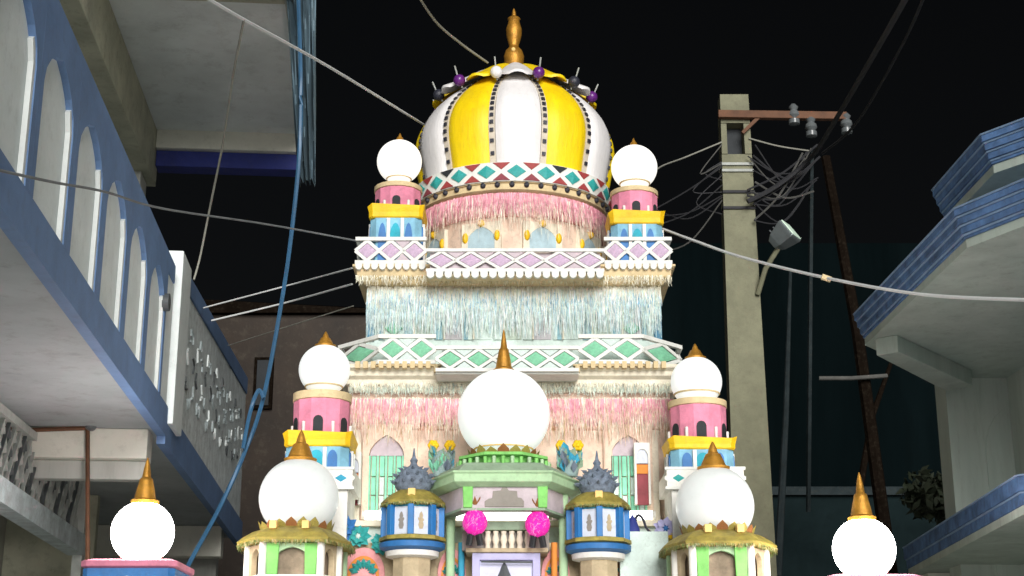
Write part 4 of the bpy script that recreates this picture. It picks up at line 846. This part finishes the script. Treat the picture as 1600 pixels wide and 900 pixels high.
obj('service_rod', MB().bar(at(1268, 236, ya + .05), at(1263, 800, 12.9), .03, .03), 'far_pole', PO)
# wire tangle bound to the pole head
for k in range(16):
    a = at(1175 + random.uniform(-10, 5), random.uniform(225, 345), Yq - .14); b = at(1262 + random.uniform(-8, 22), random.uniform(225, 300), Yq - .14); m3 = (a + b) / 2 - UP * random.uniform(.05, .35)
    obj('wire_loop', MB().tube(spline([a, m3, b], 7), random.choice((.006, .009)), 5), random.choice(('wire_loose', 'wire_dark', 'wire_dark')), PO)
for k in range(9):
    a = at(1128, random.uniform(225, 340), Yq - .1); b = at(1128, random.uniform(240, 345), Yq - .1) if k % 2 else at(random.uniform(1000, 1030), random.uniform(300, 400), 10.9); m3 = (a + b) / 2 - UP * random.uniform(.0, .2) - Vector((random.uniform(.1, .3) * (k % 2), 0, 0))
    obj('wire_loop', MB().tube(spline([a, m3, b], 7), .006, 5), random.choice(('wire_loose', 'wire_dark', 'wire_dark')), PO)
FLT = thing('floodlight', 'greenish street floodlight on a bracket right of the concrete pole', 'floodlight', at(1200, 430, Yq - .05))
obj('bracket_arm', MB().tube([at(1184, 460, Yq - .1), at(1196, 420, Yq - .2), at(1216, 388, Yq - .3)], .022, 8), 'concrete', FLT)
c = at(1226, 368, Yq - .35); d = Vector((.55, -.35, .45)).normalized(); e = d.cross(UP).normalized(); u3 = e.cross(d)
mb = MB(); mb.loft([[c + d * t + e * x * w + u3 * y * w for x, y in ((-1, -1), (1, -1), (1, 1), (-1, 1))] for t, w in ((-.13, .045), (-.08, .07), (.045, .095), (.07, .095))])
obj('lamp_housing', mb, 'steel', FLT, .008)
obj('lamp_glass', MB().loft([[c + d * t + e * x * .085 + u3 * y * .085 for x, y in ((-1, -1), (1, -1), (1, 1), (-1, 1))] for t in (.072, .08)]), 'lamp_glass', FLT)
for k in range(3): obj('cooling_fin', MB().bar(c - e * .075 + d * (-.06 + k * .04) + u3 * .085, c + e * .075 + d * (-.06 + k * .04) + u3 * .085, .010, .024, up=u3), 'ceramic', FLT)
def pole(name, pts, r, m, lb, cat, r1=None): return solo(name, MB().tube(pts, r, 8, r1), m, lb, cat, pts[0])
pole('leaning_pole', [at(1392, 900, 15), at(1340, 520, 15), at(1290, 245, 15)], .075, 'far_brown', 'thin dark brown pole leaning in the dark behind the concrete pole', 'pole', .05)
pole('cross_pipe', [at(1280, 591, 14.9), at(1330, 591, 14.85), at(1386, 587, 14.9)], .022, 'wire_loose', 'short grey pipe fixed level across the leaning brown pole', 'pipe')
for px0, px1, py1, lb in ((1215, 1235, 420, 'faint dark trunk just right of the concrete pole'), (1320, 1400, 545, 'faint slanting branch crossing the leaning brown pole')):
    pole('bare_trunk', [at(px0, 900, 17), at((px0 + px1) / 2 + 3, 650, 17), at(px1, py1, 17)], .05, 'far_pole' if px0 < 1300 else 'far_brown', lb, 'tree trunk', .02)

# ================================================================== CABLES AND WIRES
def rail(px, py): q = FL.onL(px, py, Lb + .02); return FL.p(Lb + .02, q[0], q[1])
def cable(name, pts, r, m, lb, cat='cable', group='cables strung across the sky', n=8): return solo(name, MB().tube(spline(pts, n), r, 6), m, lb, cat, pts[0], group)
cable('cable', [at(318, -6, 6.5), at(380, 30, 7), at(520, 108, 8.6), at(664, 196, 10.8)], .009, 'wire_white', 'white cable slanting from the top edge down to the left of the dome')
cable('cable', [at(650, -12, 9), at(682, 35, 9.6), at(720, 68, 10), at(762, 98, 10.3)], .009, 'wire_grey', 'sagging olive cable from the top edge to the crown of the dome')
cable('cable', [at(-10, 264, 4.9), at(80, 284, 5.4), at(165, 300, 6.2), at(255, 326, 7.3), at(420, 351, 8.8), at(556, 376, 9.6)], .006, 'wire_mid', 'long sagging wire crossing the blue balcony to the left parapet of the shrine')
wr_ = cable('cable', [at(1036, 358, 10.0), at(1090, 378, 9.6), at(1160, 402, 9.1), at(1290, 434, 8.2), at(1440, 460, 7.4), at(1610, 469, 6.7)], .010, 'wire_white', 'white cable sagging from the right turret across the pole to the right edge')
wr_k = solo('cable_joint', MB().tube([at(1284, 432, 8.19), at(1298, 437, 8.19)], .018, 8), 'tan', 'small taped joint on the white cable right of the pole', 'cable joint', at(1290, 434, 8.2))
cable('cable', [at(1425, -20, 8), at(1380, 60, 9.2), at(1310, 180, 11), at(1268, 245, 12.1), at(1215, 290, 12.3), at(1168, 315, 12.3)], .022, 'wire_dark', 'thick dark twisted cable from the top right corner to the pole head')
cable('cable', [at(1450, -20, 9), at(1410, 70, 10), at(1340, 190, 11.4), at(1285, 240, 12.2)], .012, 'wire_dark', 'thinner dark cable beside the thick twisted one at top right')
cable('cable', [at(381, 31, 7.0), at(364, 120, 7.9), at(348, 225, 8.8), at(327, 330, 9.4), at(313, 400, 9.6), at(303, 437, 9.58)], .007, 'wire_grey', 'grey wire hanging from the white cable down to the balcony post')
cable('cable', [rail(318, 481), at(450, 446, 11.2), at(550, 419, 10)], .006, 'wire_white', 'topmost of the three straight wires left of the shrine')
cable('cable', [rail(330, 501), at(450, 472, 11.2), at(550, 444, 10)], .007, 'wire_white', 'middle of the three straight wires left of the shrine')
cable('cable', [rail(356, 540), at(450, 510, 11.2), at(552, 478, 10)], .004, 'wire_grey', 'thin lowest of the three straight wires left of the shrine')
cable('cable', [at(1128, 222, 12.40), at(1070, 246, 12.3), at(1030, 262, 11.6), at(1000, 290, 10.8)], .007, 'wire_grey', 'grey wire from the left of the pole head toward the right turret')
cable('cable', [at(1170, 216, 12.4), at(1215, 228, 12.36), at(1266, 236, 12.37)], .007, 'wire_grey', 'short pale wire between the pole and its insulator')
hs = cable('hose', [at(466, -10, 9.3), at(470, 120, 9.3), at(468, 238, 9.3), at(455, 370, 9.4), at(437, 490, 9.5), at(412, 620, 9.7), at(385, 700, 9.8), at(345, 790, 9.7), at(296, 880, 9.4), at(285, 910, 9.3)], .015, 'hose_blue', 'blue hose hanging from the tarpaulin corner down behind the left lamp', 'hose', None)
cable('hose', [at(412, 622, 9.65), at(404, 610, 9.65), at(392, 640, 9.65), at(380, 700, 9.75)], .014, 'hose_blue', 'short pale blue loop tied to the hanging hose', 'hose', None)

# ================================================================== FAR BUILDINGS, HAZE BLOCK AND PLANTS
BB = thing('far_block', 'dark brown plastered building behind the left side of the shrine', 'building', at(450, 900, 18))
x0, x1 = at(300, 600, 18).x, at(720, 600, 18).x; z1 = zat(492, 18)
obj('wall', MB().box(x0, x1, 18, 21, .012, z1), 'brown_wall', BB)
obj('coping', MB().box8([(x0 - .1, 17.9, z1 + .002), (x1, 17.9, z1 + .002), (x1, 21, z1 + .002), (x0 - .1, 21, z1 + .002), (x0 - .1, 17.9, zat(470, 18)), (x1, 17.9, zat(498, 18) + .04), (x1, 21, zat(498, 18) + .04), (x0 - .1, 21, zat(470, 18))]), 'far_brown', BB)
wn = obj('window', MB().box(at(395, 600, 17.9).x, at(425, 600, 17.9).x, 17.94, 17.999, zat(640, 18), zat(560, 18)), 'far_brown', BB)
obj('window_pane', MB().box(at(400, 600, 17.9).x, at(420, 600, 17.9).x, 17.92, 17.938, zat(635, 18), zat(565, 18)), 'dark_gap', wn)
FB = thing('far_block', 'long low building barely seen in the dark at lower right', 'building', at(1330, 900, 21))
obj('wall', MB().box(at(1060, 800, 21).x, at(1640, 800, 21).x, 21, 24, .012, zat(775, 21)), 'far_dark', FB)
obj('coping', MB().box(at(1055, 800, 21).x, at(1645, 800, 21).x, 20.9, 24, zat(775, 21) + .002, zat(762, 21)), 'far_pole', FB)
haze_block = thing('far_block', 'added dark teal block imitating a hazy glow behind the concrete pole', 'building', at(1300, 900, 26))
obj('wall', MB().box(at(1000, 700, 26).x, at(1560, 700, 26).x, 26, 30, .012, zat(380, 26)), 'far_haze_teal', haze_block)  # added block, no real building; hazy night glow put into its dark teal colour
def bush(px, py, Y, r, lb):
    c = at(px, py, Y); B = thing('bush', lb, 'bush', (c.x, Y, 0))
    obj('stem', MB().tube([(c.x, Y, .012), (c.x + .05, Y, c.z * .6), (c.x, Y, c.z)], .05, 6, .02), 'bark', B)
    mb = MB()
    for k in range(900):
        d = Vector((random.gauss(0, 1), random.gauss(0, 1), random.gauss(0, 1))).normalized() * r * random.random() ** .4; d.z *= .7
        p = c + d + Vector((random.choice((-.3, 0, .25)) * r, 0, random.choice((-.2, 0, .2)) * r)); e1 = Vector((random.gauss(0, 1), random.gauss(0, 1), random.gauss(0, 1))).normalized() * .07; e2 = e1.cross(Vector((random.gauss(0, 1), random.gauss(0, 1), random.gauss(0, 1)))).normalized() * .03
        mb.add([p - e1, p + e2, p + e1, p - e2], [(0, 1, 2, 3)])
    f = obj('foliage', mb, 'leaf_dark', B); f['kind'] = 'stuff'
bush(1475, 778, 13.5, .3, 'dark bush in shade above the blue roof at lower right')
